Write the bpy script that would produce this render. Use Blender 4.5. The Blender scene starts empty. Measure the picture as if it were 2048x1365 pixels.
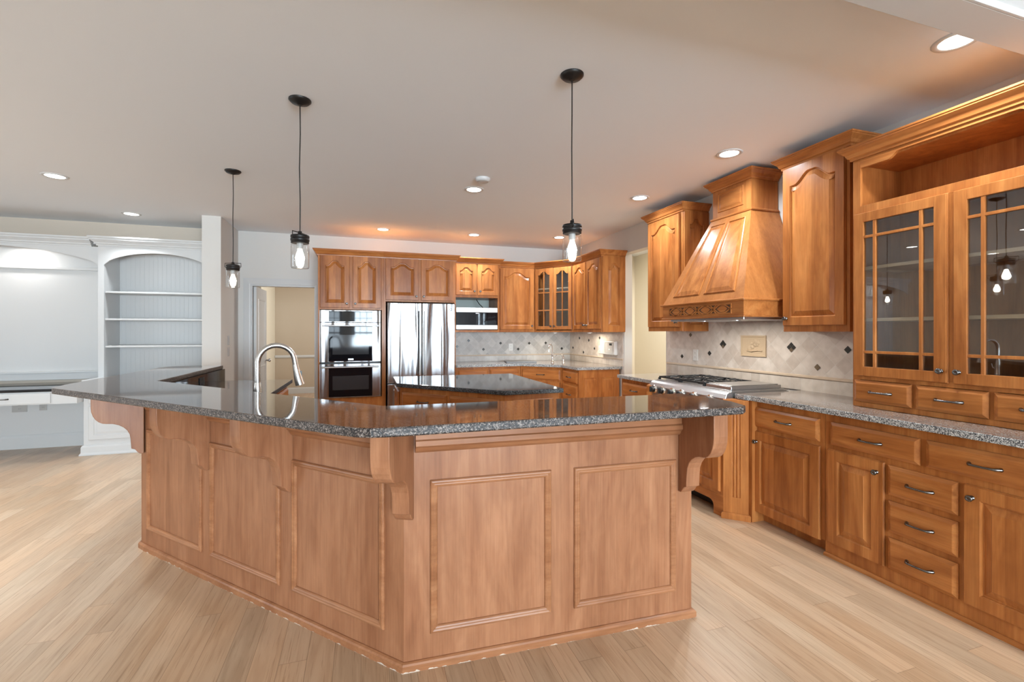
import bpy, bmesh, math, random
from mathutils import Vector, Matrix
random.seed(7)
S = bpy.context.scene
COL = S.collection
R = math.radians
PI = math.pi

# ------------------------------------------------------------------ camera
cam_d = bpy.data.cameras.new('camera')
cam = bpy.data.objects.new('camera', cam_d)
COL.objects.link(cam)
cam.location = (0, 0, 1.373)
cam.rotation_euler = (R(90), 0, -math.atan2(302, 930))
cam_d.sensor_fit = 'HORIZONTAL'
cam_d.sensor_width = 36
cam_d.lens = 930 / 2048 * 36
cam_d.shift_y = -17.5 / 2048
cam_d.clip_start = 0.05
S.camera = cam
S.view_settings.view_transform = 'Standard'
S.view_settings.look = 'None'
S.view_settings.exposure = 0.25
S.view_settings.gamma = 1
S.view_settings.use_curve_mapping = False
S.cycles.use_denoising = True
S.cycles.max_bounces = 10
S.cycles.transparent_max_bounces = 16
S.cycles.caustics_reflective = False
S.cycles.caustics_refractive = False
S.cycles.sample_clamp_indirect = 6

# ------------------------------------------------------------------ world, daylight and added fill lamps
W = bpy.data.worlds.new('daylight')
S.world = W
W.use_nodes = True
W.node_tree.nodes['Background'].inputs[0].default_value = (0.86, 0.93, 1.0, 1)
W.node_tree.nodes['Background'].inputs[1].default_value = 1.6

def area(name, loc, rot, sx, sy, power, col=(1, 1, 1), shape='RECTANGLE', spread=180):
    l = bpy.data.lights.new(name, 'AREA')
    l.shape = shape
    l.size = sx
    if shape in ('RECTANGLE', 'ELLIPSE'):
        l.size_y = sy
    l.energy = power
    l.color = col
    l.spread = R(spread)
    o = bpy.data.objects.new(name, l)
    COL.objects.link(o)
    o.location = loc
    o.rotation_euler = rot
    return o

DAY = (0.72, 0.875, 1.0)
# daylight through the three rear windows and the two left ones (outside the panes, facing in)
for x, pw_ in ((-1.6, 170), (0.5, 720), (2.4, 760)):
    area('window_daylight', (x, -8.15, 1.4), (R(124), 0, 0), 1.7, 2.1, pw_, DAY)
for i, y in enumerate((-3.2, 3.0)):
    area('window_daylight', (-6.35, y, 1.35), (R(112), 0, R(-90)), 1.9, 2.1, 48, DAY)
area('hall_fill', (4.3, 5.5, 2.6), (0, 0, 0), 0.8, 0.8, 55, (1, 0.98, 0.93))  # lamp added under the hall ceiling, without a fixture, to brighten the hall
area('far_room_fill', (0.6, 9.6, 1.7), (R(90), 0, R(90)), 1.4, 1.6, 45, (1, 0.97, 0.92))  # unseen lamp added inside the far room to brighten its walls

# ------------------------------------------------------------------ mesh helpers
class MB:
    def __init__(s):
        s.v = []; s.f = []; s.sm = []
    def add(s, vs, fs, smooth=False):
        n = len(s.v)
        s.v += [tuple(p) for p in vs]
        s.f += [tuple(i + n for i in f) for f in fs]
        s.sm += [smooth] * len(fs)
        return s
    def box(s, x0, x1, y0, y1, z0, z1):
        return s.add([(x0, y0, z0), (x1, y0, z0), (x1, y1, z0), (x0, y1, z0), (x0, y0, z1), (x1, y0, z1), (x1, y1, z1), (x0, y1, z1)],
              [(0, 3, 2, 1), (4, 5, 6, 7), (0, 1, 5, 4), (1, 2, 6, 5), (2, 3, 7, 6), (3, 0, 4, 7)])
    def prism(s, poly, a, b, f):
        """poly: 2D points; f(p, h) -> 3D; extruded from h=a to h=b"""
        n = len(poly)
        vs = [f(p, a) for p in poly] + [f(p, b) for p in poly]
        fs = [tuple(range(n))[::-1], tuple(range(n, 2 * n))] + [(i, (i + 1) % n, n + (i + 1) % n, n + i) for i in range(n)]
        return s.add(vs, fs)
    def slab(s, poly, z0, z1):
        return s.prism(poly, z0, z1, lambda p, h: (p[0], p[1], h))
    def loops(s, ls, cap0=False, cap1=True, smooth=False, closed=True):
        n = len(ls[0]); vs = []; fs = []
        for l in ls: vs += l
        for k in range(len(ls) - 1):
            for i in range(n if closed else n - 1):
                j = (i + 1) % n
                fs.append((k * n + i, k * n + j, (k + 1) * n + j, (k + 1) * n + i))
        s.add(vs, fs, smooth)
        if cap0: s.add(ls[0], [tuple(range(n))[::-1]])
        if cap1: s.add(ls[-1], [tuple(range(n))])
        return s
    def lathe(s, prof, c=(0, 0, 0), n=24, axis='z', cap=True):
        ls = []
        for r, h in prof:
            l = []
            for i in range(n):
                a = 2 * PI * i / n
                p = (r * math.cos(a), r * math.sin(a), h)
                if axis == 'y': p = (p[0], p[2], p[1])
                if axis == 'x': p = (p[2], p[0], p[1])
                l.append((c[0] + p[0], c[1] + p[1], c[2] + p[2]))
            ls.append(l)
        return s.loops(ls, cap, cap, True)
    def tube(s, path, r, n=8, taper=None):
        P = [Vector(p) for p in path]; ls = []
        up = Vector((0, 0, 1))
        t0 = (P[1] - P[0]).normalized()
        u = t0.orthogonal().normalized()
        for i, p in enumerate(P):
            t = (P[min(i + 1, len(P) - 1)] - P[max(i - 1, 0)]).normalized()
            u = (u - t * u.dot(t)).normalized()
            w = t.cross(u)
            rr = r if taper is None else taper[i]
            ls.append([tuple(p + (u * math.cos(2 * PI * k / n) + w * math.sin(2 * PI * k / n)) * rr) for k in range(n)])
        return s.loops(ls, True, True, True)
    def sweep(s, path, prof, f, closed=False):
        """path 2D polyline, prof [(out, h)] closed profile, out is to the right of travel; mitred"""
        P = [Vector(p) for p in path]; n = len(P); ls = []
        def nrm(a, b):
            d = (b - a).normalized(); return Vector((d.y, -d.x))
        for i in range(n):
            if closed:
                n1 = nrm(P[i - 1], P[i]); n2 = nrm(P[i], P[(i + 1) % n])
            else:
                n1 = nrm(P[max(i - 1, 0)], P[max(i, 1)]); n2 = nrm(P[min(i, n - 2)], P[min(i + 1, n - 1)])
            m = (n1 + n2); m = m / max(m.dot(n1), 0.2)
            ls.append([f((P[i].x + m.x * o, P[i].y + m.y * o), h) for o, h in prof])
        if closed: ls.append(ls[0])
        return s.loops(ls, not closed, not closed)
    def obj(s, name, mat, parent=None, label=None, bevel=0, seg=2):
        me = bpy.data.meshes.new(name)
        me.from_pydata(s.v, [], s.f)
        me.polygons.foreach_set('use_smooth', s.sm)
        bm = bmesh.new(); bm.from_mesh(me)
        bmesh.ops.recalc_face_normals(bm, faces=bm.faces)
        bm.to_mesh(me); bm.free()
        for m in (mat if isinstance(mat, (list, tuple)) else [mat]): me.materials.append(m)
        o = bpy.data.objects.new(name, me)
        COL.objects.link(o)
        if parent is not None: o.parent = parent
        if label: o['label'] = label
        if bevel:
            b = o.modifiers.new('edge', 'BEVEL'); b.width = bevel; b.segments = seg; b.limit_method = 'ANGLE'; b.angle_limit = R(40)
            b.harden_normals = False
        return o

XY = lambda p, h: (p[0], p[1], h)

def offset(poly, d):
    """inward offset of a counter-clockwise polygon"""
    n = len(poly); out = []
    for i in range(n):
        a, b, c = Vector(poly[i - 1]), Vector(poly[i]), Vector(poly[(i + 1) % n])
        d1 = (b - a).normalized(); d2 = (c - b).normalized()
        n1 = Vector((-d1.y, d1.x)); n2 = Vector((-d2.y, d2.x))
        m = n1 + n2; m = m / max(m.dot(n1), 0.3)
        out.append((b.x + m.x * d, b.y + m.y * d))
    return out

def tag(o, label, cat, group=None):
    o['label'] = label; o['category'] = cat
    if group: o['group'] = group
    return o
def thing(name, label, cat, loc=(0, 0, 0), rz=0, group=None):
    o = bpy.data.objects.new(name, None); COL.objects.link(o)
    o.empty_display_size = 0.1
    o.location = loc; o.rotation_euler = (0, 0, rz)
    return tag(o, label, cat, group)
def struct(o):
    o['kind'] = 'structure'; return o
def copy_part(o, parent, loc=None):
    c = o.copy(); COL.objects.link(c); c.parent = parent
    if loc is not None: c.location = loc
    for ch in list(o.children): copy_part(ch, c)
    return c

# ------------------------------------------------------------------ materials
def mat(name):
    m = bpy.data.materials.new(name); m.use_nodes = True
    nt = m.node_tree
    return m, nt, nt.nodes, nt.links, nt.nodes['Principled BSDF']
def N(nodes, t, **kw):
    n = nodes.new(t)
    for k, v in kw.items(): setattr(n, k, v)
    return n
def plain(name, col, rough=0.5, metal=0, emit=None, es=0, coat=0, spec=0.5):
    m, nt, ns, ln, b = mat(name)
    b.inputs['Base Color'].default_value = (*col, 1)
    b.inputs['Roughness'].default_value = rough
    b.inputs['Metallic'].default_value = metal
    b.inputs['Coat Weight'].default_value = coat
    b.inputs['Specular IOR Level'].default_value = spec
    if emit:
        b.inputs['Emission Color'].default_value = (*emit, 1); b.inputs['Emission Strength'].default_value = es
    return m
def ramp(ns, stops):
    r = ns.new('ShaderNodeValToRGB')
    while len(r.color_ramp.elements) < len(stops): r.color_ramp.elements.new(0.5)
    for e, (p, c) in zip(r.color_ramp.elements, stops):
        e.position = p; e.color = (*c, 1)
    return r
def mix(ns, ln, mode, fac, a, b):
    x = ns.new('ShaderNodeMix'); x.data_type = 'RGBA'; x.blend_type = mode
    if isinstance(fac, (int, float)): x.inputs[0].default_value = fac
    else: ln.new(fac, x.inputs[0])
    for s, i in ((a, 6), (b, 7)):
        if isinstance(s, tuple): x.inputs[i].default_value = (*s, 1)
        else: ln.new(s, x.inputs[i])
    return x.outputs[2]

def paint(name, col, rough=0.6, bump=0.02, scale=300):
    m, nt, ns, ln, b = mat(name)
    tc = N(ns, 'ShaderNodeTexCoord')
    n1 = N(ns, 'ShaderNodeTexNoise'); n1.inputs['Scale'].default_value = scale
    ln.new(tc.outputs['Object'], n1.inputs['Vector'])
    bp = N(ns, 'ShaderNodeBump'); bp.inputs['Strength'].default_value = bump; bp.inputs['Distance'].default_value = 0.002
    ln.new(n1.outputs['Fac'], bp.inputs['Height']); ln.new(bp.outputs[0], b.inputs['Normal'])
    b.inputs['Base Color'].default_value = (*col, 1); b.inputs['Roughness'].default_value = rough
    b.inputs['Specular IOR Level'].default_value = 0.35
    return m

def wood(name, dark, mid, light, axis='z', stave=0.0, rough=0.32, chips=False):
    m, nt, ns, ln, b = mat(name)
    tc = N(ns, 'ShaderNodeTexCoord'); oi = N(ns, 'ShaderNodeObjectInfo')
    mul = N(ns, 'ShaderNodeMath', operation='MULTIPLY'); mul.inputs[1].default_value = 13.7
    ln.new(oi.outputs['Random'], mul.inputs[0])
    add = N(ns, 'ShaderNodeVectorMath', operation='ADD')
    ln.new(tc.outputs['Object'], add.inputs[0]); ln.new(mul.outputs[0], add.inputs[1])
    def nz(long, across, detail, dist):
        mp = N(ns, 'ShaderNodeMapping')
        sc = {'z': (across, across, long), 'x': (long, across, across), 'y': (across, long, across)}[axis]
        mp.inputs['Scale'].default_value = sc
        ln.new(add.outputs[0], mp.inputs['Vector'])
        t = N(ns, 'ShaderNodeTexNoise'); t.inputs['Scale'].default_value = 1; t.inputs['Detail'].default_value = detail
        t.inputs['Roughness'].default_value = 0.6; t.inputs['Distortion'].default_value = dist
        ln.new(mp.outputs[0], t.inputs['Vector']); return t.outputs['Fac']
    broad = nz(1.1, 8, 3, 1.2)
    fine = nz(3.5, 120, 4, 0.4)
    blot = nz(5, 13, 4, 0.8)
    r = ramp(ns, [(0.3, dark), (0.5, mid), (0.72, light)])
    ln.new(broad, r.inputs[0])
    r2 = ramp(ns, [(0.3, (0.8, 0.78, 0.76)), (0.6, (1.03, 1.03, 1.03))])
    ln.new(fine, r2.inputs[0])
    c = mix(ns, ln, 'MULTIPLY', 0.75, r.outputs[0], r2.outputs[0])
    r3 = ramp(ns, [(0.3, (0.86, 0.84, 0.83)), (0.65, (1.06, 1.06, 1.06))])
    ln.new(blot, r3.inputs[0])
    c = mix(ns, ln, 'MULTIPLY', 0.8, c, r3.outputs[0])
    if stave:
        sp = N(ns, 'ShaderNodeSeparateXYZ'); ln.new(add.outputs[0], sp.inputs[0])
        dv = N(ns, 'ShaderNodeMath', operation='DIVIDE'); dv.inputs[1].default_value = stave
        ln.new(sp.outputs['X'], dv.inputs[0])
        fl = N(ns, 'ShaderNodeMath', operation='FLOOR'); ln.new(dv.outputs[0], fl.inputs[0])
        wn = N(ns, 'ShaderNodeTexWhiteNoise', noise_dimensions='1D'); ln.new(fl.outputs[0], wn.inputs['W'])
        r4 = ramp(ns, [(0.0, (0.72, 0.66, 0.6)), (0.45, (1, 1, 1)), (1.0, (1.16, 1.18, 1.2))])
        ln.new(wn.outputs['Value'], r4.inputs[0])
        c = mix(ns, ln, 'MULTIPLY', 0.8, c, r4.outputs[0])
    if chips:    # worn paint line along the foot of the moulding
        spz = N(ns, 'ShaderNodeSeparateXYZ'); ln.new(tc.outputs['Object'], spz.inputs[0])
        cn = N(ns, 'ShaderNodeTexNoise'); cn.inputs['Scale'].default_value = 26; cn.inputs['Detail'].default_value = 6; ln.new(tc.outputs['Object'], cn.inputs['Vector'])
        ma = N(ns, 'ShaderNodeMath', operation='MULTIPLY_ADD'); ma.inputs[1].default_value = .04; ma.inputs[2].default_value = -.0205; ln.new(cn.outputs['Fac'], ma.inputs[0])
        lt = N(ns, 'ShaderNodeMath', operation='LESS_THAN'); ln.new(spz.outputs['Z'], lt.inputs[0]); ln.new(ma.outputs[0], lt.inputs[1])
        c = mix(ns, ln, 'MIX', lt.outputs[0], c, (.56, .46, .38))
    ln.new(c, b.inputs['Base Color'])
    bp = N(ns, 'ShaderNodeBump'); bp.inputs['Strength'].default_value = 0.05; bp.inputs['Distance'].default_value = 0.001
    ln.new(fine, bp.inputs['Height']); ln.new(bp.outputs[0], b.inputs['Normal'])
    b.inputs['Roughness'].default_value = rough
    b.inputs['Coat Weight'].default_value = 0.1; b.inputs['Coat Roughness'].default_value = 0.15; b.inputs['Specular IOR Level'].default_value = 0.2
    return m

CD, CM, CL = (0.305, 0.099, 0.024), (0.415, 0.148, 0.039), (0.52, 0.21, 0.061)
WV = wood('cherry_vertical', CD, CM, CL, 'z')
WP = wood('cherry_staves', CD, CM, CL, 'z', stave=0.085)
WH = wood('cherry_horizontal', CD, CM, CL, 'x')
BD, BM, BL = (0.245, 0.098, 0.045), (0.315, 0.136, 0.066), (0.378, 0.175, 0.089)
BV = wood('bar_cherry_vertical', BD, BM, BL, 'z', rough=0.38)
BH = wood('bar_cherry_horizontal', (0.26, 0.103, 0.044), (0.325, 0.138, 0.062), (0.385, 0.175, 0.083), 'x', rough=0.35)
WS = wood('cherry_smooth', (0.34, 0.124, 0.034), (0.40, 0.149, 0.042), (0.45, 0.176, 0.052), 'z')
BC = wood('worn_shoe_moulding', (0.26, 0.103, 0.044), (0.325, 0.138, 0.062), (0.385, 0.175, 0.083), 'x', rough=0.35, chips=True)
WI = wood('maple_interior', (0.62, 0.45, 0.28), (0.7, 0.53, 0.35), (0.76, 0.6, 0.42), 'x')

def floor_mat():
    m, nt, ns, ln, b = mat('oak_strip_floor')
    tc = N(ns, 'ShaderNodeTexCoord'); sp = N(ns, 'ShaderNodeSeparateXYZ'); ln.new(tc.outputs['Object'], sp.inputs[0])
    cb = N(ns, 'ShaderNodeCombineXYZ'); ln.new(sp.outputs['Y'], cb.inputs['X']); ln.new(sp.outputs['X'], cb.inputs['Y'])
    br = N(ns, 'ShaderNodeTexBrick'); br.offset = 0.37; br.offset_frequency = 3; br.squash = 1.35; br.squash_frequency = 2
    for k, v in (('Scale', 1), ('Mortar Size', 0.0011), ('Mortar Smooth', 0.4), ('Bias', 0.0), ('Brick Width', 1.3), ('Row Height', 0.108)):
        br.inputs[k].default_value = v
    br.inputs['Color1'].default_value = (0, 0, 0, 1); br.inputs['Color2'].default_value = (1, 1, 1, 1); br.inputs['Mortar'].default_value = (0.5, 0.5, 0.5, 1)
    ln.new(cb.outputs[0], br.inputs['Vector'])
    r = ramp(ns, [(0.0, (0.44, 0.305, 0.195)), (0.35, (0.475, 0.335, 0.217)), (0.7, (0.51, 0.362, 0.24)), (1.0, (0.555, 0.4, 0.265))])
    ln.new(br.outputs['Color'], r.inputs[0])
    # grain, shifted from board to board
    sh = N(ns, 'ShaderNodeVectorMath', operation='MULTIPLY_ADD'); sh.inputs[1].default_value = (3.3, 7.1, 5.0)
    ln.new(br.outputs['Color'], sh.inputs[0]); ln.new(tc.outputs['Object'], sh.inputs[2])
    def nz(sx, sy, det, dist):
        mp = N(ns, 'ShaderNodeMapping'); mp.inputs['Scale'].default_value = (sx, sy, 1); ln.new(sh.outputs[0], mp.inputs['Vector'])
        t = N(ns, 'ShaderNodeTexNoise'); t.inputs['Scale'].default_value = 1; t.inputs['Detail'].default_value = det; t.inputs['Distortion'].default_value = dist
        ln.new(mp.outputs[0], t.inputs['Vector']); return t.outputs['Fac']
    g1 = nz(22, 1.6, 4, 1.5); g2 = nz(160, 5, 3, 0.3); g3 = nz(2.2, 1.1, 2, 0)
    r1 = ramp(ns, [(0.3, (0.84, 0.8, 0.76)), (0.6, (1.04, 1.04, 1.04))]); ln.new(g1, r1.inputs[0])
    r2 = ramp(ns, [(0.30, (0.58, 0.5, 0.43)), (0.44, (1.0, 1.0, 1.0))]); ln.new(g2, r2.inputs[0])
    r3 = ramp(ns, [(0.35, (1.03, 0.95, 0.88)), (0.65, (1.0, 1.02, 1.04))]); ln.new(g3, r3.inputs[0])
    c = mix(ns, ln, 'MULTIPLY', 0.8, r.outputs[0], r1.outputs[0])
    c = mix(ns, ln, 'MULTIPLY', 0.6, c, r2.outputs[0])
    c = mix(ns, ln, 'MULTIPLY', 1.0, c, r3.outputs[0])
    c = mix(ns, ln, 'MIX', br.outputs['Fac'], c, (0.24, 0.145, 0.08))
    ln.new(c, b.inputs['Base Color'])
    b.inputs['Roughness'].default_value = 0.3
    b.inputs['Specular IOR Level'].default_value = 0.45
    bp = N(ns, 'ShaderNodeBump'); bp.inputs['Strength'].default_value = 0.06; bp.inputs['Distance'].default_value = 0.001
    ln.new(g2, bp.inputs['Height']); ln.new(bp.outputs[0], b.inputs['Normal'])
    return m

def granite(name, cols, scale=170, rough=0.06, edge_bump=0.0, ior=1.75):
    m, nt, ns, ln, b = mat(name)
    tc = N(ns, 'ShaderNodeTexCoord')
    v = N(ns, 'ShaderNodeTexVoronoi'); v.inputs['Scale'].default_value = scale; v.inputs['Randomness'].default_value = 1
    nz = N(ns, 'ShaderNodeTexNoise'); nz.inputs['Scale'].default_value = scale * 0.35; nz.inputs['Detail'].default_value = 5; nz.inputs['Roughness'].default_value = 0.7
    ln.new(tc.outputs['Object'], v.inputs['Vector']); ln.new(tc.outputs['Object'], nz.inputs['Vector'])
    sp = N(ns, 'ShaderNodeSeparateColor'); ln.new(v.outputs['Color'], sp.inputs[0])
    av = N(ns, 'ShaderNodeMath', operation='ADD'); ln.new(sp.outputs[0], av.inputs[0]); ln.new(nz.outputs['Fac'], av.inputs[1])
    hf = N(ns, 'ShaderNodeMath', operation='MULTIPLY'); hf.inputs[1].default_value = 0.5; ln.new(av.outputs[0], hf.inputs[0])
    r = ramp(ns, cols); ln.new(hf.outputs[0], r.inputs[0])
    ln.new(r.outputs[0], b.inputs['Base Color'])
    b.inputs['Roughness'].default_value = rough
    b.inputs['IOR'].default_value = 1.45 if edge_bump else ior
    if edge_bump:
        bp = N(ns, 'ShaderNodeBump'); bp.inputs['Strength'].default_value = edge_bump; bp.inputs['Distance'].default_value = 0.004
        ln.new(nz.outputs['Fac'], bp.inputs['Height']); ln.new(bp.outputs[0], b.inputs['Normal'])
    return m
DK = [(0.25, (0.018, 0.010, 0.007)), (0.5, (0.082, 0.047, 0.032)), (0.62, (0.15, 0.095, 0.07)), (0.8, (0.27, 0.21, 0.17))]
DKE = [(0.25, (0.006, 0.005, 0.005)), (0.45, (0.018, 0.014, 0.013)), (0.58, (0.085, 0.064, 0.054)), (0.76, (0.25, 0.212, 0.186))]
LT = [(0.2, (0.03, 0.026, 0.025)), (0.36, (0.12, 0.093, 0.08)), (0.5, (0.26, 0.21, 0.18)), (0.7, (0.42, 0.36, 0.31))]
LTE = [(0.25, (0.012, 0.012, 0.014)), (0.42, (0.09, 0.095, 0.1)), (0.54, (0.36, 0.37, 0.37)), (0.68, (0.68, 0.68, 0.65))]
G_DARK = granite('dark_granite', DK, 330, 0.05)
G_DARK_E = granite('dark_granite_edge', DKE, 260, 0.3, 0.6)
G_ISL_E = granite('black_granite_edge', [(0.3, (0.006, 0.007, 0.008)), (0.55, (0.03, 0.034, 0.038)), (0.75, (0.16, 0.17, 0.17))], 260, 0.15, 0.5)
G_ISL = granite('black_granite', [(0.3, (0.005, 0.005, 0.006)), (0.6, (0.02, 0.02, 0.022)), (0.8, (0.12, 0.12, 0.12))], 330, 0.05)
G_LIGHT = granite('light_granite', LT, 260, 0.08)
G_LIGHT_E = granite('light_granite_edge', LTE, 290, 0.3, 0.6)

def tile_mat(name, rot, w, h, c1, c2, mortar, msize=0.0022, offs=0.0):
    m, nt, ns, ln, b = mat(name)
    tc = N(ns, 'ShaderNodeTexCoord'); sp = N(ns, 'ShaderNodeSeparateXYZ'); ln.new(tc.outputs['Object'], sp.inputs[0])
    cb = N(ns, 'ShaderNodeCombineXYZ'); ln.new(sp.outputs['X'], cb.inputs['X']); ln.new(sp.outputs['Z'], cb.inputs['Y'])
    mp = N(ns, 'ShaderNodeMapping'); mp.inputs['Rotation'].default_value = (0, 0, rot); ln.new(cb.outputs[0], mp.inputs['Vector'])
    br = N(ns, 'ShaderNodeTexBrick'); br.offset = offs; br.squash = 1
    for k, v in (('Scale', 1), ('Mortar Size', msize), ('Mortar Smooth', 0.3), ('Bias', 0.0), ('Brick Width', w), ('Row Height', h)):
        br.inputs[k].default_value = v
    br.inputs['Color1'].default_value = (*c1, 1); br.inputs['Color2'].default_value = (*c2, 1); br.inputs['Mortar'].default_value = (*mortar, 1)
    ln.new(mp.outputs[0], br.inputs['Vector'])
    nz = N(ns, 'ShaderNodeTexNoise'); nz.inputs['Scale'].default_value = 14; nz.inputs['Detail'].default_value = 5
    ln.new(tc.outputs['Object'], nz.inputs['Vector'])
    r = ramp(ns, [(0.3, (0.86, 0.84, 0.82)), (0.65, (1.06, 1.06, 1.06))]); ln.new(nz.outputs['Fac'], r.inputs[0])
    c = mix(ns, ln, 'MULTIPLY', 0.9, br.outputs['Color'], r.outputs[0])
    ln.new(c, b.inputs['Base Color'])
    b.inputs['Roughness'].default_value = 0.45
    iv = N(ns, 'ShaderNodeMath', operation='SUBTRACT'); iv.inputs[0].default_value = 1; ln.new(br.outputs['Fac'], iv.inputs[1])
    bp = N(ns, 'ShaderNodeBump'); bp.inputs['Strength'].default_value = 0.5; bp.inputs['Distance'].default_value = 0.002
    ln.new(iv.outputs[0], bp.inputs['Height']); ln.new(bp.outputs[0], b.inputs['Normal'])
    return m
T1, T2, TMO = (0.58, 0.505, 0.44), (0.71, 0.645, 0.58), (0.68, 0.63, 0.57)
TILE_D = tile_mat('travertine_diamond', R(45), 0.1, 0.1, T1, T2, TMO)
TILE_S = tile_mat('travertine_straight', 0, 0.1, 0.3, (0.56, 0.49, 0.42), (0.7, 0.63, 0.55), TMO)
TILE_G = tile_mat('grey_diamond', R(45), 0.1, 0.1, (0.4, 0.38, 0.36), (0.58, 0.55, 0.51), (0.56, 0.54, 0.51))
TILE_GS = tile_mat('grey_straight', 0, 0.1, 0.3, (0.5, 0.47, 0.44), (0.62, 0.59, 0.55), (0.56, 0.54, 0.51))
RAIL = paint('stone_rail', (0.6, 0.48, 0.36), 0.45, 0.1, 60)
PLQ = paint('plaque_stone', (0.55, 0.42, 0.28), 0.6, 0.8, 45)
ACC = plain('dark_accent_tile', (0.035, 0.033, 0.028), 0.25)
ACB = plain('brown_accent_tile', (0.16, 0.115, 0.07), 0.3)

def steel(name, wav=0.0, rough=0.2, col=(0.62, 0.62, 0.62), aniso=0.0, arot=0.0):
    m, nt, ns, ln, b = mat(name)
    b.inputs['Base Color'].default_value = (*col, 1); b.inputs['Metallic'].default_value = 1; b.inputs['Roughness'].default_value = rough
    if aniso:
        b.inputs['Anisotropic'].default_value = aniso; b.inputs['Anisotropic Rotation'].default_value = arot
        tg = N(ns, 'ShaderNodeTangent', direction_type='RADIAL', axis='Z'); ln.new(tg.outputs[0], b.inputs['Tangent'])
    if wav:
        tc = N(ns, 'ShaderNodeTexCoord'); mp = N(ns, 'ShaderNodeMapping'); mp.inputs['Scale'].default_value = (9, 1, .8)
        ln.new(tc.outputs['Object'], mp.inputs['Vector'])
        nz = N(ns, 'ShaderNodeTexNoise'); nz.inputs['Scale'].default_value = 1; nz.inputs['Detail'].default_value = 0.6; nz.inputs['Distortion'].default_value = 0.5
        ln.new(mp.outputs[0], nz.inputs['Vector'])
        bp = N(ns, 'ShaderNodeBump'); bp.inputs['Strength'].default_value = wav; bp.inputs['Distance'].default_value = 0.03
        ln.new(nz.outputs['Fac'], bp.inputs['Height']); ln.new(bp.outputs[0], b.inputs['Normal'])
    return m
STEEL = steel('brushed_steel', 0, 0.32, (0.5, 0.5, 0.5))
STEELW = steel('polished_steel_sheet', 0.8, 0.2, (0.31, 0.31, 0.32), 0.7, 0.25)
CHROME = steel('chrome', 0, 0.06, (0.8, 0.8, 0.8))
NICKEL = steel('brushed_nickel', 0, 0.25, (0.6, 0.59, 0.57))
PEWTER = plain('pewter', (0.16, 0.155, 0.15), 0.25, 1)
BLACKM = plain('oil_rubbed_bronze', (0.012, 0.01, 0.009), 0.4, 0.3)
IRON = plain('cast_iron', (0.02, 0.02, 0.02), 0.5, 0.2)
BGLASS = plain('black_glass', (0.006, 0.006, 0.008), 0.03, 0, spec=0.22)
WHITE = paint('white_trim_paint', (0.59, 0.585, 0.575), 0.35, 0.01)
WHITEP = plain('white_plastic', (0.72, 0.7, 0.66), 0.4)
GREYP = plain('grey_plastic', (0.42, 0.4, 0.38), 0.4)
BLACKP = plain('black_plastic', (0.01, 0.01, 0.01), 0.4)
CEIL = paint('ceiling_paint', (0.84, 0.868, 0.90), 0.8, 0.03, 200)
BEIGE = paint('beige_wall_paint', (0.62, 0.525, 0.43), 0.7, 0.03, 200)
GREIGE = paint('greige_wall_paint', (0.62, 0.595, 0.56), 0.7, 0.03, 200)
CREAM = paint('cream_wall_paint', (0.74, 0.68, 0.55), 0.7, 0.03, 200)
TAN = paint('tan_wall_paint', (0.5, 0.41, 0.31), 0.7, 0.03, 200)
LAMP = plain('lamp_disc', (1, 1, 1), 0.5, emit=(1, 0.97, 0.92), es=9)
BULB = plain('glowing_bulb', (1, 1, 1), 0.5, emit=(1, 0.93, 0.8), es=18)
LED = plain('status_led', (1, 1, 1), 0.5, emit=(0.8, 1, 0.6), es=2)

def glass_mat(name, tint, refl=0.1):
    m, nt, ns, ln, b = mat(name)
    ns.remove(b)
    out = ns['Material Output']
    tr = N(ns, 'ShaderNodeBsdfTransparent'); tr.inputs[0].default_value = (*tint, 1)
    gl = N(ns, 'ShaderNodeBsdfGlossy'); gl.inputs['Roughness'].default_value = 0.01
    lw = N(ns, 'ShaderNodeLayerWeight'); lw.inputs['Blend'].default_value = 0.5
    pw = N(ns, 'ShaderNodeMath', operation='POWER'); pw.inputs[1].default_value = 3; ln.new(lw.outputs['Facing'], pw.inputs[0])
    ad = N(ns, 'ShaderNodeMath', operation='ADD'); ad.use_clamp = True; ad.inputs[1].default_value = refl
    ln.new(pw.outputs[0], ad.inputs[0])
    mx = N(ns, 'ShaderNodeMixShader'); ln.new(ad.outputs[0], mx.inputs[0]); ln.new(tr.outputs[0], mx.inputs[1]); ln.new(gl.outputs[0], mx.inputs[2])
    ln.new(mx.outputs[0], out.inputs['Surface'])
    return m
GLASS = glass_mat('clear_pane', (0.93, 0.95, 0.95), 0.12)
JAR = glass_mat('jar_glass', (0.95, 0.96, 0.96), 0.09)
FLOOR = floor_mat()

# ------------------------------------------------------------------ the room shell
CZ = 2.743          # ceiling height
XR = 3.33           # right wall
YB = 7.10           # back wall
XL = -6.2           # left wall
YN = -8.0           # rear wall, behind the camera
struct(MB().box(XL - .2, 5.2, YN - .2, 11.8, -0.12, 0).obj('floor', FLOOR))
struct(MB().box(XL - .2, 5.2, YN - .2, 11.8, CZ, CZ + 0.12).obj('ceiling', CEIL))
# back wall with the doorway
b = MB()
b.box(-1.77, -1.42, YB, YB + .13, 0, CZ); b.box(-0.61, XR + .12, YB, YB + .13, 0, CZ); b.box(-1.42, -0.61, YB, YB + .13, 2.02, CZ)
struct(b.obj('wall_back', GREIGE))
struct(MB().box(XL - .2, -1.771, YB, YB + .13, 0, CZ).obj('wall_back_left', BEIGE))
struct(MB().box(-1.77, -1.575, 6.29, YB, 0, CZ).obj('wall_stub', GREIGE))
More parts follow.
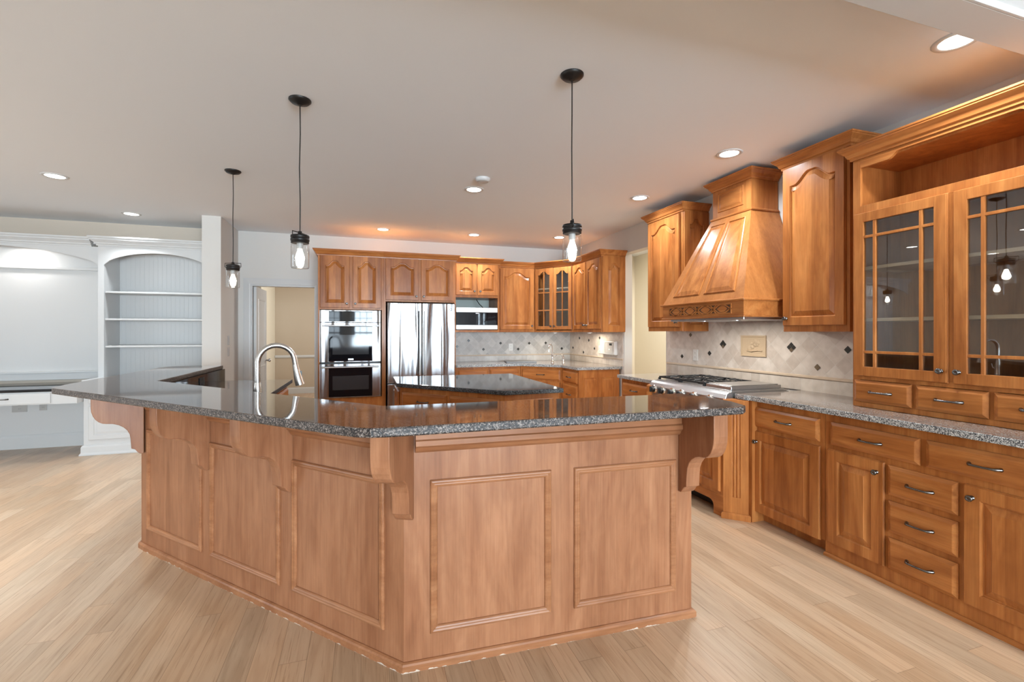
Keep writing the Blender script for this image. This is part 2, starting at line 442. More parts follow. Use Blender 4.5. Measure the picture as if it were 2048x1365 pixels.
# right wall: solid up to the passage, passage header, then the corner piece
b = MB()
b.box(XR, XR + .12, YN, 4.53, 0, CZ); b.box(XR, XR + .12, 5.42, YB, 0, CZ); b.box(XR, XR + .12, 4.53, 5.42, 2.42, CZ)
struct(b.obj('wall_right', GREIGE))
struct(MB().box(4.7, 4.8, 3.6, 7.3, 0, CZ).obj('wall_hall', CREAM))
struct(MB().box(XR + .12, 4.7, 3.5, 3.6, 0, CZ).obj('wall_hall_near', CREAM))
struct(MB().box(XR + .12, 4.7, 7.3, 7.4, 0, CZ).obj('wall_hall_far', CREAM))
# room beyond the doorway
struct(MB().box(-3.2, 1.6, 11.4, 11.5, 0, CZ).obj('wall_far_room', TAN))
struct(MB().box(-1.95, -1.81, 9.9, 11.4, 0, CZ).obj('wall_far_room_return', CREAM))  # stronger light on this return is put into its paler paint
struct(MB().box(-3.3, -3.2, YB + .13, 11.5, 0, CZ).obj('wall_far_room_left', TAN))
struct(MB().box(1.6, 1.7, YB + .13, 11.5, 0, CZ).obj('wall_far_room_right', TAN))
tp = [(0, 0), (.018, 0), (.03, .02), (.03, .04), (.018, .06), (0, .06)]
struct(MB().sweep([(-1.805, 11.398), (1.59, 11.398)], [(o, h + .80) for o, h in tp], XY).obj('trim_chair_rail', WHITE))
bp_ = [(0, 0), (.016, 0), (.016, .11), (.008, .135), (0, .135)]
struct(MB().sweep([(-1.805, 11.398), (1.59, 11.398)], bp_, XY).obj('baseboard_far_room', WHITE))
# rear wall and left wall with window openings
def wall_open(name, along, fixed, a0, a1, holes, z0, z1, mt):
    b = MB()
    xs = [a0]
    for h0, h1 in holes: xs += [h0, h1]
    xs.append(a1)
    def bx(p, q, za, zb):
        if along == 'x': b.box(p, q, fixed - .12, fixed, za, zb)
        else: b.box(fixed - .12, fixed, p, q, za, zb)
    for i in range(0, len(xs), 2): bx(xs[i], xs[i + 1], 0, CZ)
    for h0, h1 in holes: bx(h0, h1, 0, z0); bx(h0, h1, z1, CZ)
    return struct(b.obj(name, mt))
HX = [(-2.4, -0.8), (-0.3, 1.3), (1.6, 3.1)]
HY = [(-4.1, -2.3), (2.1, 3.9)]
wall_open('wall_rear', 'x', YN, XL - .2, XR + .12, HX, 0.35, 2.35, BEIGE)
wall_open('wall_left', 'y', XL, YN, YB, HY, 0.35, 2.35, BEIGE)
k = 0
for along, holes, fixed in (('x', HX, YN), ('y', HY, XL)):
    for h0, h1 in holes:
        k += 1
        def P(p, d, z): return (p, fixed + d, z) if along == 'x' else (fixed + d, p, z)
        b = MB()
        def bx(p, q, z0, z1, d0=-.08, d1=-.02):
            lo, hi = P(p, d0, z0), P(q, d1, z1); b.box(lo[0], hi[0], lo[1], hi[1], z0, z1)
        for p in (h0, (h0 + h1) / 2 - .03, h1 - .06): bx(p, p + .06, .35, 2.35)
        for z in (.35, 1.32, 2.29): bx(h0, h1, z, z + .06)
        for i in range(1, 6):
            if i != 3: bx(h0 + (h1 - h0) * i / 6 - .01, h0 + (h1 - h0) * i / 6 + .01, .35, 2.35, -.06, -.04)
        for z in (.68, 1.0, 1.65, 1.97): bx(h0, h1, z - .01, z + .01, -.06, -.04)
        # casing on the room side
        bx(h0 - .09, h0, .27, 2.44, 0, .02); bx(h1, h1 + .09, .27, 2.44, 0, .02); bx(h0, h1, 2.35, 2.44, 0, .02); bx(h0, h1, .27, .35, 0, .03)
        struct(b.obj('window_%d' % k, WHITE))
# doorway casing, open door
dc = [(0, 0), (0, .018), (.02, .024), (.07, .016), (.09, .012), (.09, 0)]
b = MB().sweep([(-0.61, 0.0), (-0.61, 2.02), (-1.42, 2.02), (-1.42, 0.0)], [(o, h) for o, h in dc], lambda p, h: (p[0], YB - h, p[1]))
b.box(-1.42, -1.405, YB, YB + .13, 0, 2.02); b.box(-.625, -.61, YB, YB + .13, 0, 2.02); b.box(-1.405, -.625, YB, YB + .13, 2.005, 2.02)
struct(b.obj('trim_doorway', WHITE))
d1 = MB().box(-1.40, -1.365, 7.16, 7.88, 0.01, 2.0)
for z0, z1 in ((.2, .9), (1.05, 1.85)):
    d1.sweep([(7.27, z0), (7.27, z1), (7.77, z1), (7.77, z0)], [(0, 0), (.02, .006), (.03, 0)], lambda p, h: (-1.365 + h, p[0], p[1]), closed=True)
dr = struct(d1.obj('door_1', WHITE))
MB().lathe([(.012, 0), (.012, .03), (.026, .04), (.026, .06), (.01, .068)], (-1.365, 7.82, .95), 16, 'x').obj('door_knob', NICKEL, dr)
# header beam near the camera
b = MB().box(XL, XR, 1.135, 1.278, 2.62, CZ)
b.sweep([(XR, 1.135), (XL, 1.135)], [(0, 2.62), (-.0, 2.743), (-.10, 2.743), (-.10, 2.725), (-.04, 2.66), (-.012, 2.645), (-.012, 2.62)], XY)
struct(b.obj('beam_header', WHITE, bevel=.002))
struct(MB().sweep([(-1.575, 6.29), (-1.575, YB)], bp_, XY).obj('baseboard_stub', WHITE))

# ------------------------------------------------------------------ hardware shared by the cabinets
def knob_mb():
    return MB().lathe([(.011, 0), (.011, -.003), (.006, -.006), (.006, -.014), (.013, -.018), (.0155, -.024), (.013, -.029), (.007, -.031), (.0065, -.0295), (.002, -.03)], (0, 0, 0), 16, 'y')
def pull_mb(L=.115, v=False):
    pts = []
    for i in range(13):
        t = i / 12; x = (t - .5) * L
        e = abs(2 * t - 1)
        pts.append((x, -.026 + .022 * max(0, (e - .72) / .28) ** 1.5 - .004 * (1 - e), 0))
    b = MB().tube(pts, .0045, 8, [.0055 if 1 < i < 11 else .0075 for i in range(13)])
    for sx in (-1, 1): b.lathe([(.009, 0), (.009, -.003), (.006, -.008)], (sx * L / 2, 0, 0), 12, 'y')
    return b
KNOB0 = knob_mb().obj('knob', PEWTER); PULL0 = pull_mb().obj('handle', PEWTER)
HW = {'knob': KNOB0.data, 'handle': PULL0.data}
bpy.data.objects.remove(KNOB0); bpy.data.objects.remove(PULL0)
def hw(kind, parent, loc, name=None):
    o = bpy.data.objects.new(name or kind, HW[kind]); COL.objects.link(o); o.parent = parent; o.location = loc
    return o

def bell(t):
    u = min(1.0, max(0.0, (.5 - abs(t - .5) - .10) / .33))
    return u * u * (3 - 2 * u)
def opening(x0, x1, z0, z1, arch, n=26):
    """ccw outline in x,z; the top rises by arch in the middle, z1 is the crown"""
    if arch <= 0: return [(x0, z0), (x1, z0), (x1, z1), (x0, z1)]
    pts = [(x0, z0), (x1, z0)]
    for i in range(n + 1):
        t = 1 - i / n
        pts.append((x0 + (x1 - x0) * t, z1 - arch + arch * bell(t)))
    return pts
XZ = lambda p, h: (p[0], h, p[1])
def frame_parts(b, x0, x1, z0, z1, st, arch, y0=-.021, y1=-.001, n=26):
    b.box(x0, x0 + st, y0, y1, z0, z1); b.box(x1 - st, x1, y0, y1, z0, z1)
    b.box(x0 + st, x1 - st, y0, y1, z0, z0 + st)
    a0, a1, zt = x0 + st, x1 - st, z1 - st
    if arch <= 0:
        b.box(a0, a1, y0, y1, zt, z1)
    else:
        for i in range(n):
            t0, t1 = i / n, (i + 1) / n
            xa, xb = a0 + (a1 - a0) * t0, a0 + (a1 - a0) * t1
            za, zb = zt - arch + arch * bell(t0), zt - arch + arch * bell(t1)
            b.prism([(xa, za), (xb, zb), (xb, z1), (xa, z1)], y0, y1, XZ)
    return opening(a0, a1, z0 + st, zt, arch, n)
def raised_panel(b, o, y0=-.021):
    lo = lambda d, y: [(p[0], y, p[1]) for p in offset(o, d)]
    b.loops([lo(-.0005, y0 + .001), lo(.004, y0 + .004), lo(.007, y0 + .013), lo(.012, y0 + .0135), lo(.015, y0 + .012), lo(.042, y0 + .003), lo(.044, y0 + .001)], False, True)
def door(parent, x0, x1, z0, z1, arch=0.0, knob=None, kz=None, st=.058, pull=None, m=None, y=0.0):
    b = MB(); cx, cz = (x0 + x1) / 2, z0
    a0, a1, h = x0 - cx, x1 - cx, z1 - z0
    o = frame_parts(b, a0, a1, 0, h, st, arch)
    raised_panel(b, o)
    # lipped outer edge
    b.loops([[(a0 - .004, -.001, -.004), (a1 + .004, -.001, -.004), (a1 + .004, -.001, h + .004), (a0 - .004, -.001, h + .004)],
             [(a0 - .004, -.009, -.004), (a1 + .004, -.009, -.004), (a1 + .004, -.009, h + .004), (a0 - .004, -.009, h + .004)],
             [(a0, -.014, 0), (a1, -.014, 0), (a1, -.014, h), (a0, -.014, h)]], True, False)
    ob = b.obj('door', m or WP, parent)
    ob.location = (cx, y, cz)
    if knob:
        kx = a1 - .03 if knob == 'R' else a0 + .03
        hw('knob', ob, (kx, -.021, (kz - z0) if kz is not None else .05))
    return ob
def drawer(parent, x0, x1, z0, z1, handle=True, m=None, y=0.0, nm='drawer'):
    cx, cz = (x0 + x1) / 2, (z0 + z1) / 2; w, h = (x1 - x0) / 2, (z1 - z0) / 2
    def rc(d, yy): return [(-w + d, yy, -h + d), (w - d, yy, -h + d), (w - d, yy, h - d), (-w + d, yy, h - d)]
    ob = MB().loops([rc(0, -.001), rc(0, -.010), rc(.004, -.012), rc(.017, -.020), rc(.020, -.021)], True, True).obj(nm, m or WH, parent)
    ob.location = (cx, y, cz)
    if handle: hw('handle', ob, (0, -.021, 0))
    return ob
CROWN = [(0, 0), (.010, 0), (.012, .014), (.022, .02), (.030, .040), (.048, .058), (.054, .062), (.054, .068), (.060, .072), (.060, .082), (0, .082)]
def crown(parent, path, z, k=1.0, m=None, prof=None):
    return MB().sweep(path, [(o * k, z + h * k) for o, h in (prof or CROWN)], XY).obj('crown_moulding', m or WH, parent)

RW = R(-90)     # right-wall cabinets: local x runs towards the camera, local y into the wall
def right_thing(name, label, cat, xf, yfar, z=0, group=None):
    return thing(name, label, cat, (xf, yfar, z), RW, group)

# ------------------------------------------------------------------ right wall: lower run
GB = 'cherry base cabinets along the right wall'
# cabinet with one drawer over one door, beside the range top
c = right_thing('base_cabinet', 'cherry base cabinet with one drawer over one wide door, right of the cooktop pilaster', 'cabinet', 2.73, 2.655, 0, GB)
b = MB().box(0, .517, 0, .59, .085, .878); b.box(0.0, .517, .06, .58, 0, .085)
b.obj('carcass', WV, c, bevel=.002)
drawer(c, -.018, .488, .69, .832)
door(c, -.018, .488, .082, .658, 0, 'L', .585)
# long unit: two drawers above, door / three-drawer stack / door
c = right_thing('base_cabinet', 'long cherry base cabinet with a three drawer stack between two doors, under the hutch', 'cabinet', 2.73, 2.136, 0, GB)
b = MB().box(0, 1.10, 0, .59, .0, .878)
b.obj('carcass', WV, c, bevel=.002)
Y0 = 2.136
for ya, yb in ((2.095, 1.619), (1.591, 1.115)): drawer(c, Y0 - ya, Y0 - yb, .69, .827)
door(c, Y0 - 2.106, Y0 - 1.792, .096, .657, 0, 'R', .60)
door(c, Y0 - 1.430, Y0 - 1.115, .096, .652, 0, 'L', .60)
for z0, z1 in ((.492, .653), (.292, .462), (.092, .262)): drawer(c, Y0 - 1.770, Y0 - 1.458, z0, z1)
MB().sweep([(0, 0), (1.10, 0)], [(0, 0), (.018, 0), (.018, .012), (.008, .02), (0, .02)], XY).obj('shoe_moulding', WH, c)
# cooktop cabinet with fluted corner pilasters and arched toe valance
c = right_thing('cooktop_cabinet', 'cherry bumped-out cabinet with arched toe and fluted angled pilasters under the range top', 'cabinet', 2.55, 3.76, 0)
b = MB().box(0.0, .97, 0.0, .77, .16, .76)
b.obj('carcass', WV, c, bevel=.002)
vp = [(0.0, 0), (.0, .16), (.97, .16), (.97, 0), (.87, 0)]
for i in range(7):
    a = i / 6 * PI / 2; vp.append((.87 - .05 * (1 - math.cos(a)) * 1.0, .055 + .045 * math.sin(a)))
vp += [(.82, .1), (.15, .1)]
for i in range(7):
    a = (1 - i / 6) * PI / 2; vp.append((.10 + .05 * (1 - math.cos(a)), .055 + .045 * math.sin(a)))
vp += [(.1, 0)]
MB().prism(vp[::-1], -.0, .03, XZ).obj('toe_valance', WH, c)
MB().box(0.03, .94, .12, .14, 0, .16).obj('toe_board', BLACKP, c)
door(c, .03, .475, .19, .72, 0, 'R', .67); door(c, .495, .94, .19, .72, 0, 'L', .67)
def pilaster(parent, x0, y0, x1, y1):
    L = math.hypot(x1 - x0, y1 - y0); r = math.atan2(y1 - y0, x1 - x0)
    b = MB(); pr = [(0, 0)]
    nfl = 3; fw = .016; st = L / 2 - 1.5 * .022
    for i in range(nfl):
        cx = st + .022 * (i + .5)
        for k in range(7):
            a = PI * k / 6; pr.append((cx - fw / 2 * math.cos(a), .007 * math.sin(a)))
    pr += [(L, 0), (L, .1), (0, .1)]
    b.prism(pr, .16, .80, XY)
    b.box(0, L, 0, .1, .0, .16); b.box(0, L, 0, .1, .80, .876)
    b.sweep([(0, .1), (0, 0), (L, 0), (L, .1)], [(0, 0), (.014, 0), (.014, .035), (.006, .045), (0, .045)], XY)
    o = b.obj('pilaster', BH if 0 else WV, parent); o.location = (x0, y0, 0); o.rotation_euler = (0, 0, r)
pilaster(c, .97, .0, 1.085, .122)
MB().box(1.045, 1.104, .135, .6, .0, .876).obj('filler_panel', WV, c)
pilaster(c, -.13, .13, 0.0, 0.0)
# far base cabinet beside the passage
c = right_thing('base_cabinet', 'small cherry base cabinet with one top drawer, left of the range top', 'cabinet', 2.69, 4.43, 0, GB)
MB().box(0, .53, 0, .63, .09, .878).box(0, .53, .06, .62, 0, .09).obj('carcass', WV, c, bevel=.002)
drawer(c, .04, .50, .70, .835); door(c, .04, .50, .12, .66, 0, 'R', .60)

# worktops on the right wall
def worktop(name, label, poly, z0, z1, top, edge, bevel=.004, cat='countertop'):
    me = MB().slab(poly, z0, z1).obj(name, [top, edge], None, bevel=bevel)
    for p in me.data.polygons:
        p.material_index = 0 if abs(p.normal.z) > .5 else 1
    return tag(me, label, cat)
worktop('granite_worktop', 'pale speckled granite worktop on the long right-hand base cabinets under the hutch',
        [(2.672, 1.03), (XR, 1.03), (XR, 2.795), (2.66, 2.795), (2.655, 2.70), (2.672, 2.66)], .878, .914, G_LIGHT, G_LIGHT_E)
worktop('granite_worktop', 'small pale granite worktop left of the range top beside the passage',
        [(2.65, 3.775), (XR, 3.775), (XR, 4.46), (2.65, 4.46)], .878, .914, G_LIGHT, G_LIGHT_E)

# range top
c = right_thing('cooktop', 'stainless steel gas range top with black front knobs and griddle, under the wood hood', 'cooktop', 2.585, 3.765, 0)
b = MB().prism([(0, .79), (.0, .875), (.012, .905), (.035, .92), (.60, .92), (.60, .79)], 0, .955, lambda p, h: (h, p[0], p[1]))
b.obj('body', STEEL, c, bevel=.004)
MB().box(.02, .94, .07, .59, .92, .932).box(.0, .955, .055, .62, .918, .924).obj('top_plate', STEEL, c, bevel=.002)
for x in (.075, .20, .335, .46, .62, .80):
    MB().lathe([(.040, 0), (.040, -.004), (.031, -.007), (.031, -.012)], (0, 0, 0), 24, 'y').obj('knob_bezel', CHROME, c).location = (x, .0, .848)
    kb = MB().lathe([(.027, -.008), (.027, -.03), (.022, -.038), (.0, -.038)], (0, 0, 0), 20, 'y').box(-.005, .005, -.05, -.03, -.024, .024).obj('knob', BLACKP, c)
    kb.location = (x, .0, .848)
for i in range(2):                       # cast grates over the burners
    x0 = .03 + i * .31
    b = MB()
    for xx in (x0, x0 + .29): b.box(xx - .006, xx + .006, .09, .57, .948, .962)
    for yy in (.09, .33, .57): b.box(x0, x0 + .29, yy - .006, yy + .006, .948, .962)
    for cy in (.21, .45):
        for a in range(8):
            t = a * PI / 4; cx = x0 + .145
            b.tube([(cx + .035 * math.cos(t), cy + .035 * math.sin(t), .965), (cx + .09 * math.cos(t), cy + .09 * math.sin(t), .965), (cx + .13 * math.cos(t), cy + .115 * math.sin(t), .957)], .0065, 6)
    for xx in (x0, x0 + .29):
        for yy in (.09, .33, .57): b.box(xx - .009, xx + .009, yy - .009, yy + .009, .932, .95)
    b.obj('burner_grate', IRON, c)
    for cy in (.21, .45):
        MB().lathe([(.05, .932), (.05, .94), (.036, .944), (.036, .952), (.0, .954)], (x0 + .145, cy, 0), 20).obj('burner', IRON, c)
MB().box(.655, .925, .085, .575, .932, .958).box(.67, .91, .10, .56, .958, .964).obj('griddle_cover', STEEL, c, bevel=.004)
MB().box(.97, .99, .012, .05, .70, .875).obj('side_cover', STEEL, c)

# ------------------------------------------------------------------ right wall: hutch
c = right_thing('hutch', 'tall cherry hutch with glass doors and small drawers standing on the right worktop', 'cabinet', 2.93, 2.11, 0)
HWd, HD = 1.03, .398
z0, z1 = .915, 2.43
b = MB()
b.box(0, .022, .02, HD, z0, z1); b.box(HWd - .022, HWd, .02, HD, z0, z1)
b.box(.022, HWd - .022, HD - .01, HD, z0, z1)
b.box(.022, HWd - .022, .02, HD - .01, z1 - .02, z1); b.box(.022, HWd - .022, .02, HD - .01, 2.125, 2.145); b.box(.022, HWd - .022, .02, HD - .01, 1.085, 1.105)
b.box(.022, HWd - .022, .02, HD - .01, z0, z0 + .02)
b.obj('carcass', WV, c)
b = MB()
b.box(0, .045, 0, .02, z0, 2.47); b.box(HWd - .045, HWd, 0, .02, z0, 2.47)
b.box(.045, HWd - .045, 0, .02, 2.10, 2.15); b.box(.045, HWd - .045, 0, .02, z0, .945); b.box(.045, HWd - .045, 0, .02, 1.082, 1.115)
b.box(HWd / 2 - .02, HWd / 2 + .02, 0, .02, 1.115, 2.10)
for x in (.34, .675): b.box(x - .02, x + .02, 0, .02, .945, 1.082)
b.obj('face_frame', WV, c, bevel=.0015)
pts = [(.045, 2.385), (.20, 2.385)]
for i in range(9):
    t = i / 8; pts.append((.20 + .06 * t, 2.385 + .035 * (t * t * (3 - 2 * t))))
for i in range(9):
    t = 1 - i / 8; pts.append((HWd - .20 - .06 * t, 2.385 + .035 * (t * t * (3 - 2 * t))))
pts += [(HWd - .045, 2.385), (HWd - .045, 2.47), (.045, 2.47)]
MB().prism(pts, 0, .02, XZ).obj('valance', WH, c)
crown(c, [(0, HD), (0, 0), (HWd, 0), (HWd, HD)], 2.44)
MB().box(.0, HWd, .0, HD, 2.49, 2.50).obj('top_board', WH, c)
for zz in (1.44, 1.76):
    MB().box(.024, HWd - .024, .045, HD - .012, zz, zz + .019).obj('shelf', WI, c)
def glass_door(parent, x0, x1, z0, z1, knob, kz, arch=0, st=.058, vs=(), hs=(), m=None):
    b = MB(); cx = (x0 + x1) / 2; a0, a1, h = x0 - cx, x1 - cx, z1 - z0
    o = frame_parts(b, a0, a1, 0, h, st, arch, -.021, -.003)
    b.loops([[(a0 - .004, -.001, -.004), (a1 + .004, -.001, -.004), (a1 + .004, -.001, h + .004), (a0 - .004, -.001, h + .004)],
             [(a0 - .004, -.009, -.004), (a1 + .004, -.009, -.004), (a1 + .004, -.009, h + .004), (a0 - .004, -.009, h + .004)],
             [(a0, -.012, 0), (a1, -.012, 0), (a1, -.012, h), (a0, -.012, h)]], False, False)
    w = a1 - a0 - 2 * st; hh = h - 2 * st
    zt = lambda t: st + hh - arch + arch * bell(t)
    for t in vs: b.box(a0 + st + w * t - .008, a0 + st + w * t + .008, -.019, -.004, st - .002, zt(t) + .002)
    for z in hs: b.box(a0 + st - .002, a1 - st + .002, -.0185, -.0045, z - .008, z + .008)
    ob = b.obj('door', m or WV, parent, bevel=.002); ob.location = (cx, 0, z0)
    MB().prism(offset(o, -.005), -.009, -.006, XZ).obj('glass_pane', GLASS, ob)
    if knob: hw('knob', ob, (a1 - .022 if knob == 'R' else a0 + .022, -.021, kz))
    return ob
for ya, yb, kn in ((2.09, 1.612, 'R'), (1.580, 1.102, 'L')):
    glass_door(c, 2.11 - ya, 2.11 - yb, 1.108, 2.10, kn, .06, 0, .056, (.17, .83), (.145, .845))
for ya, yb in ((2.095, 1.778), (1.758, 1.443), (1.423, 1.102)): drawer(c, 2.11 - ya, 2.11 - yb, .948, 1.080)

# ------------------------------------------------------------------ right wall: upper cabinets and hood
GU = 'cherry wall cabinets'


c = right_thing('wall_cabinet', 'tall cherry wall cabinet with one arched door between the hood and the hutch', 'cabinet', 3.03, 2.702, 0, GU)
MB().box(0, .50, 0, .30, 1.377, 2.60).obj('carcass', WV, c, bevel=.002)
door(c, .012, .475, 1.425, 2.585, .075, 'L', 1.475)
crown(c, [(0, .30), (0, 0), (.50, 0), (.50, .30)], 2.588)
c = right_thing('wall_cabinet', 'cherry wall cabinet with one arched door left of the hood, beside the passage', 'cabinet', 3.03, 4.434, 0, GU)
MB().box(0, .58, 0, .30, 1.383, 2.585).obj('carcass', WV, c, bevel=.002)
door(c, .02, .54, 1.43, 2.56, .075, 'R', 1.475)
# arched panel on the side that faces the camera
b = MB(); raised_panel(b, frame_parts(b, -.146, .146, 1.384, 2.572, .065, .06))
sp = b.obj('side_panel', WV, c); sp.location = (.58, .15, 0); sp.rotation_euler = (0, 0, R(90))
crown(c, [(0, .30), (0, 0), (.58, 0), (.58, .30)], 2.573)

c = right_thing('range_hood', 'tapered cherry range hood with carved fretwork band and raised panels, above the range top', 'range hood', XR - .0105, 3.73, 0)
# local x 0..0.99 along the wall (away to near), local y negative = into the room
xa, xb, yf = .0, .99, -.63
zb, zt_ = 1.62, 2.37
b = MB().box(xa + .01, xb - .01, yf + .01, 0, 1.495, 1.615); b.obj('band', WH, c)
b = MB()
for z_, ex, hh in ((1.488, .006, .014), (1.612, .016, .016)):
    b.box(xa - ex + .006, xb + ex - .006, yf - ex + .008, 0, z_, z_ + hh)
b.obj('band_moulding', WH, c, bevel=.005)
ca, cb, cy = .270, .72, -.285
bl = [(xa + .012, yf + .012), (xb - .012, yf + .012), (xb - .012, 0), (xa + .012, 0)]
tl = [(ca, cy), (cb, cy), (cb, 0), (ca, 0)]
MB().loops([[(x, y, 1.628) for x, y in bl], [(x, y, 2.385) for x, y in tl]], True, True).obj('canopy', WS, c)
# raised panels lying on the sloping front
def onslope(u, v, h):
    """u in 0..1 across, v in 0..1 up the front face, h off the face"""
    xA = (xa + .012) * (1 - v) + ca * v; xB = (xb - .012) * (1 - v) + cb * v
    y = (yf + .012) * (1 - v) + cy * v; z = 1.628 + .757 * v
    nrm = Vector((0, -.757, -(-1) * .0)); sl = Vector((0, cy - yf - .012, .757)).normalized(); nn = Vector((0, -sl.z, sl.y))
    return (xA + (xB - xA) * u + nn.x * h, y + nn.y * h, z + nn.z * h)
for u0, u1 in ((.10, .47), (.53, .90)):
    rect = lambda du, dv, h: [onslope(u0 + du, .08 + dv, h), onslope(u1 - du, .08 + dv, h), onslope(u1 - du, .92 - dv, h), onslope(u0 + du, .92 - dv, h)]
    MB().loops([rect(0, 0, 0), rect(0, 0, .004), rect(.012, .01, .008), rect(.02, .016, .001), rect(.03, .024, .001), rect(.075, .06, .007)], False, True).obj('slope_panel', WP, c)
MB().box(ca + .006, cb - .006, cy + .006, 0, 2.385, 2.655).obj('chimney', WV, c)
MB().box(ca - .012, cb + .012, cy - .012, 0, 2.375, 2.395).obj('chimney_moulding', WH, c, bevel=.006)
def rcz(x0, x1, z0, z1, y, d): return [(x0 + d, y, z0 + d), (x1 - d, y, z0 + d), (x1 - d, y, z1 - d), (x0 + d, y, z1 - d)]
yq = cy + .006
MB().loops([rcz(ca + .07, cb - .09, 2.44, 2.61, yq, 0), rcz(ca + .07, cb - .09, 2.44, 2.61, yq - .006, .004), rcz(ca + .07, cb - .09, 2.44, 2.61, yq - .002, .014), rcz(ca + .07, cb - .09, 2.44, 2.61, yq - .002, .02), rcz(ca + .07, cb - .09, 2.44, 2.61, yq - .006, .035)], False, True).obj('chimney_panel', WH, c)
crown(c, [(ca + .006, 0), (ca + .006, yq), (cb - .006, yq), (cb - .006, 0)], 2.637, .95)
# carved band: interlaced lens fretwork
b = MB(); fx0, fx1, fz = .11, .86, 1.556; nL = 4; hb = .034
b2 = MB()
def arc_strip(bb, xs, zs, w, y0, y1):
    n = len(xs); lp = []
    for i in range(n):
        dx = xs[min(i + 1, n - 1)] - xs[max(i - 1, 0)]; dz = zs[min(i + 1, n - 1)] - zs[max(i - 1, 0)]
        L = math.hypot(dx, dz); nx, nz_ = -dz / L * w, dx / L * w
        lp.append([(xs[i] + nx, y1, zs[i] + nz_), (xs[i] + nx, y0, zs[i] + nz_), (xs[i] - nx, y0, zs[i] - nz_), (xs[i] - nx, y1, zs[i] - nz_)])
    bb.loops(lp, True, True)
P_ = (fx1 - fx0) / nL
ybk, yft = yf + .0105, yf + .003
b2.box(fx0, fx1, yf + .0085, yf + .0105, fz - hb, fz + hb)
for i in range(nL):
    for sgn in (-1, 1):
        xs = [fx0 + P_ * (i - .18 + 1.36 * t / 16) for t in range(17)]
        zs = [fz + sgn * (hb * 2 * math.sin(PI * (t / 16)) - hb) for t in range(17)]
        arc_strip(b, [max(fx0, min(fx1, x)) for x in xs], zs, .0042, yft, ybk)
for i in range(nL):
    cxl = fx0 + P_ * (i + .5); hw_ = P_ * .30
    up_ = [(cxl - hw_ + 2 * hw_ * t / 12, fz + hb * .82 * math.sin(PI * t / 12)) for t in range(13)]
    dn_ = [(cxl + hw_ - 2 * hw_ * t / 12, fz - hb * .82 * math.sin(PI * t / 12)) for t in range(1, 12)]
    b.prism((dn_ + up_)[::-1], yf + .0075, ybk, XZ)
b.box(fx0 - .006, fx1 + .006, yft, ybk, fz + hb - .002, fz + hb + .005); b.box(fx0 - .006, fx1 + .006, yft, ybk, fz - hb - .005, fz - hb + .002)
b.obj('fretwork', WH, c); b2.obj('fretwork_recess', plain('recess_shade_wood', (.09, .035, .012), .5), c)  # recess is the same cherry, its shade put into a darker colour
MB().box(.06, .93, -.57, -.05, 1.470, 1.4945).obj('vent_insert', STEEL, c, bevel=.004)
for x in (.35, .72):
    ho = MB().lathe([(.045, 1.466), (.045, 1.4705)], (x, -.45, 0), 20).obj('hood_lamp', STEEL, c)
    area('hood_lamp_light', (XR - .45, 3.73 - x, 1.46), (0, 0, 0), .08, .08, 3.0, (1, .93, .84), 'DISK')

# ------------------------------------------------------------------ tiled backsplashes
def accent(parent, x, z, r, m=None, y=-.0105):
    o = MB().prism([(-r, 0), (0, -r), (r, 0), (0, r)], -.004, 0, XZ).obj('accent_tile', m or ACC, parent)
    o.location = (x, y, z)
c = right_thing('tile_backsplash', 'travertine diamond tile backsplash with carved plaque behind the range top', 'backsplash', XR, 4.50, 0)
MB().box(0, 2.39, -.010, 0, 1.035, 1.60).obj('diamond_tiles', TILE_D, c)
MB().box(0, 2.39, -.010, 0, .914, 1.012).obj('bottom_tiles', TILE_S, c)
MB().prism([(0, 1.012), (-.012, 1.012), (-.02, 1.018), (-.02, 1.03), (-.012, 1.037), (0, 1.037)], 0, 2.39, lambda p, h: (h, p[0], p[1])).obj('stone_rail', RAIL, c)
for y, z in ((3.634, 1.257), (2.886, 1.251)):
    for dx, dz, mm in ((0, .0215, ACC), (.0215, 0, ACC), (-.0215, 0, ACC), (0, -.0215, ACB)): accent(c, 4.5 - y + dx, z + dz, .0193, mm)
for y, z, r, mm in ((4.098, 1.345, .022, ACB), (4.235, 1.112, .022, ACC), (3.816, 1.163, .025, ACC), (2.426, 1.247, .027, ACC), (2.66, 1.105, .025, ACB)): accent(c, 4.5 - y, z, r, mm)
pl_ = thing('relief_plaque', 'carved beige stone plaque set in the tile behind the range top', 'plaque', (XR - .010, 3.405, 1.158), RW)
b = MB().box(0, .275, -.006, 0, 0, .187); b.sweep([(0, 0), (0, .187), (.275, .187), (.275, 0)], [(0, -.006), (0, -.012), (.012, -.012), (.016, -.006)], XZ, closed=True)
b.obj('slab', PLQ, pl_)
b = MB()
for i in range(9):
    a = i * .7; r_ = .03 + .012 * (i % 3)
    cx, cz = .15 + .055 * math.cos(a) * (1 if i % 2 else .6), .10 + .03 * math.sin(a * 1.3)
    b.lathe([(r_ * .5, -.006), (r_ * .4, -.011), (.001, -.013)], (cx, 0, cz), 10, 'y')
b.tube([(.07, -.008, .05), (.12, -.011, .045), (.19, -.011, .055), (.235, -.008, .05)], .006, 6)
b.obj('relief', PLQ, pl_)

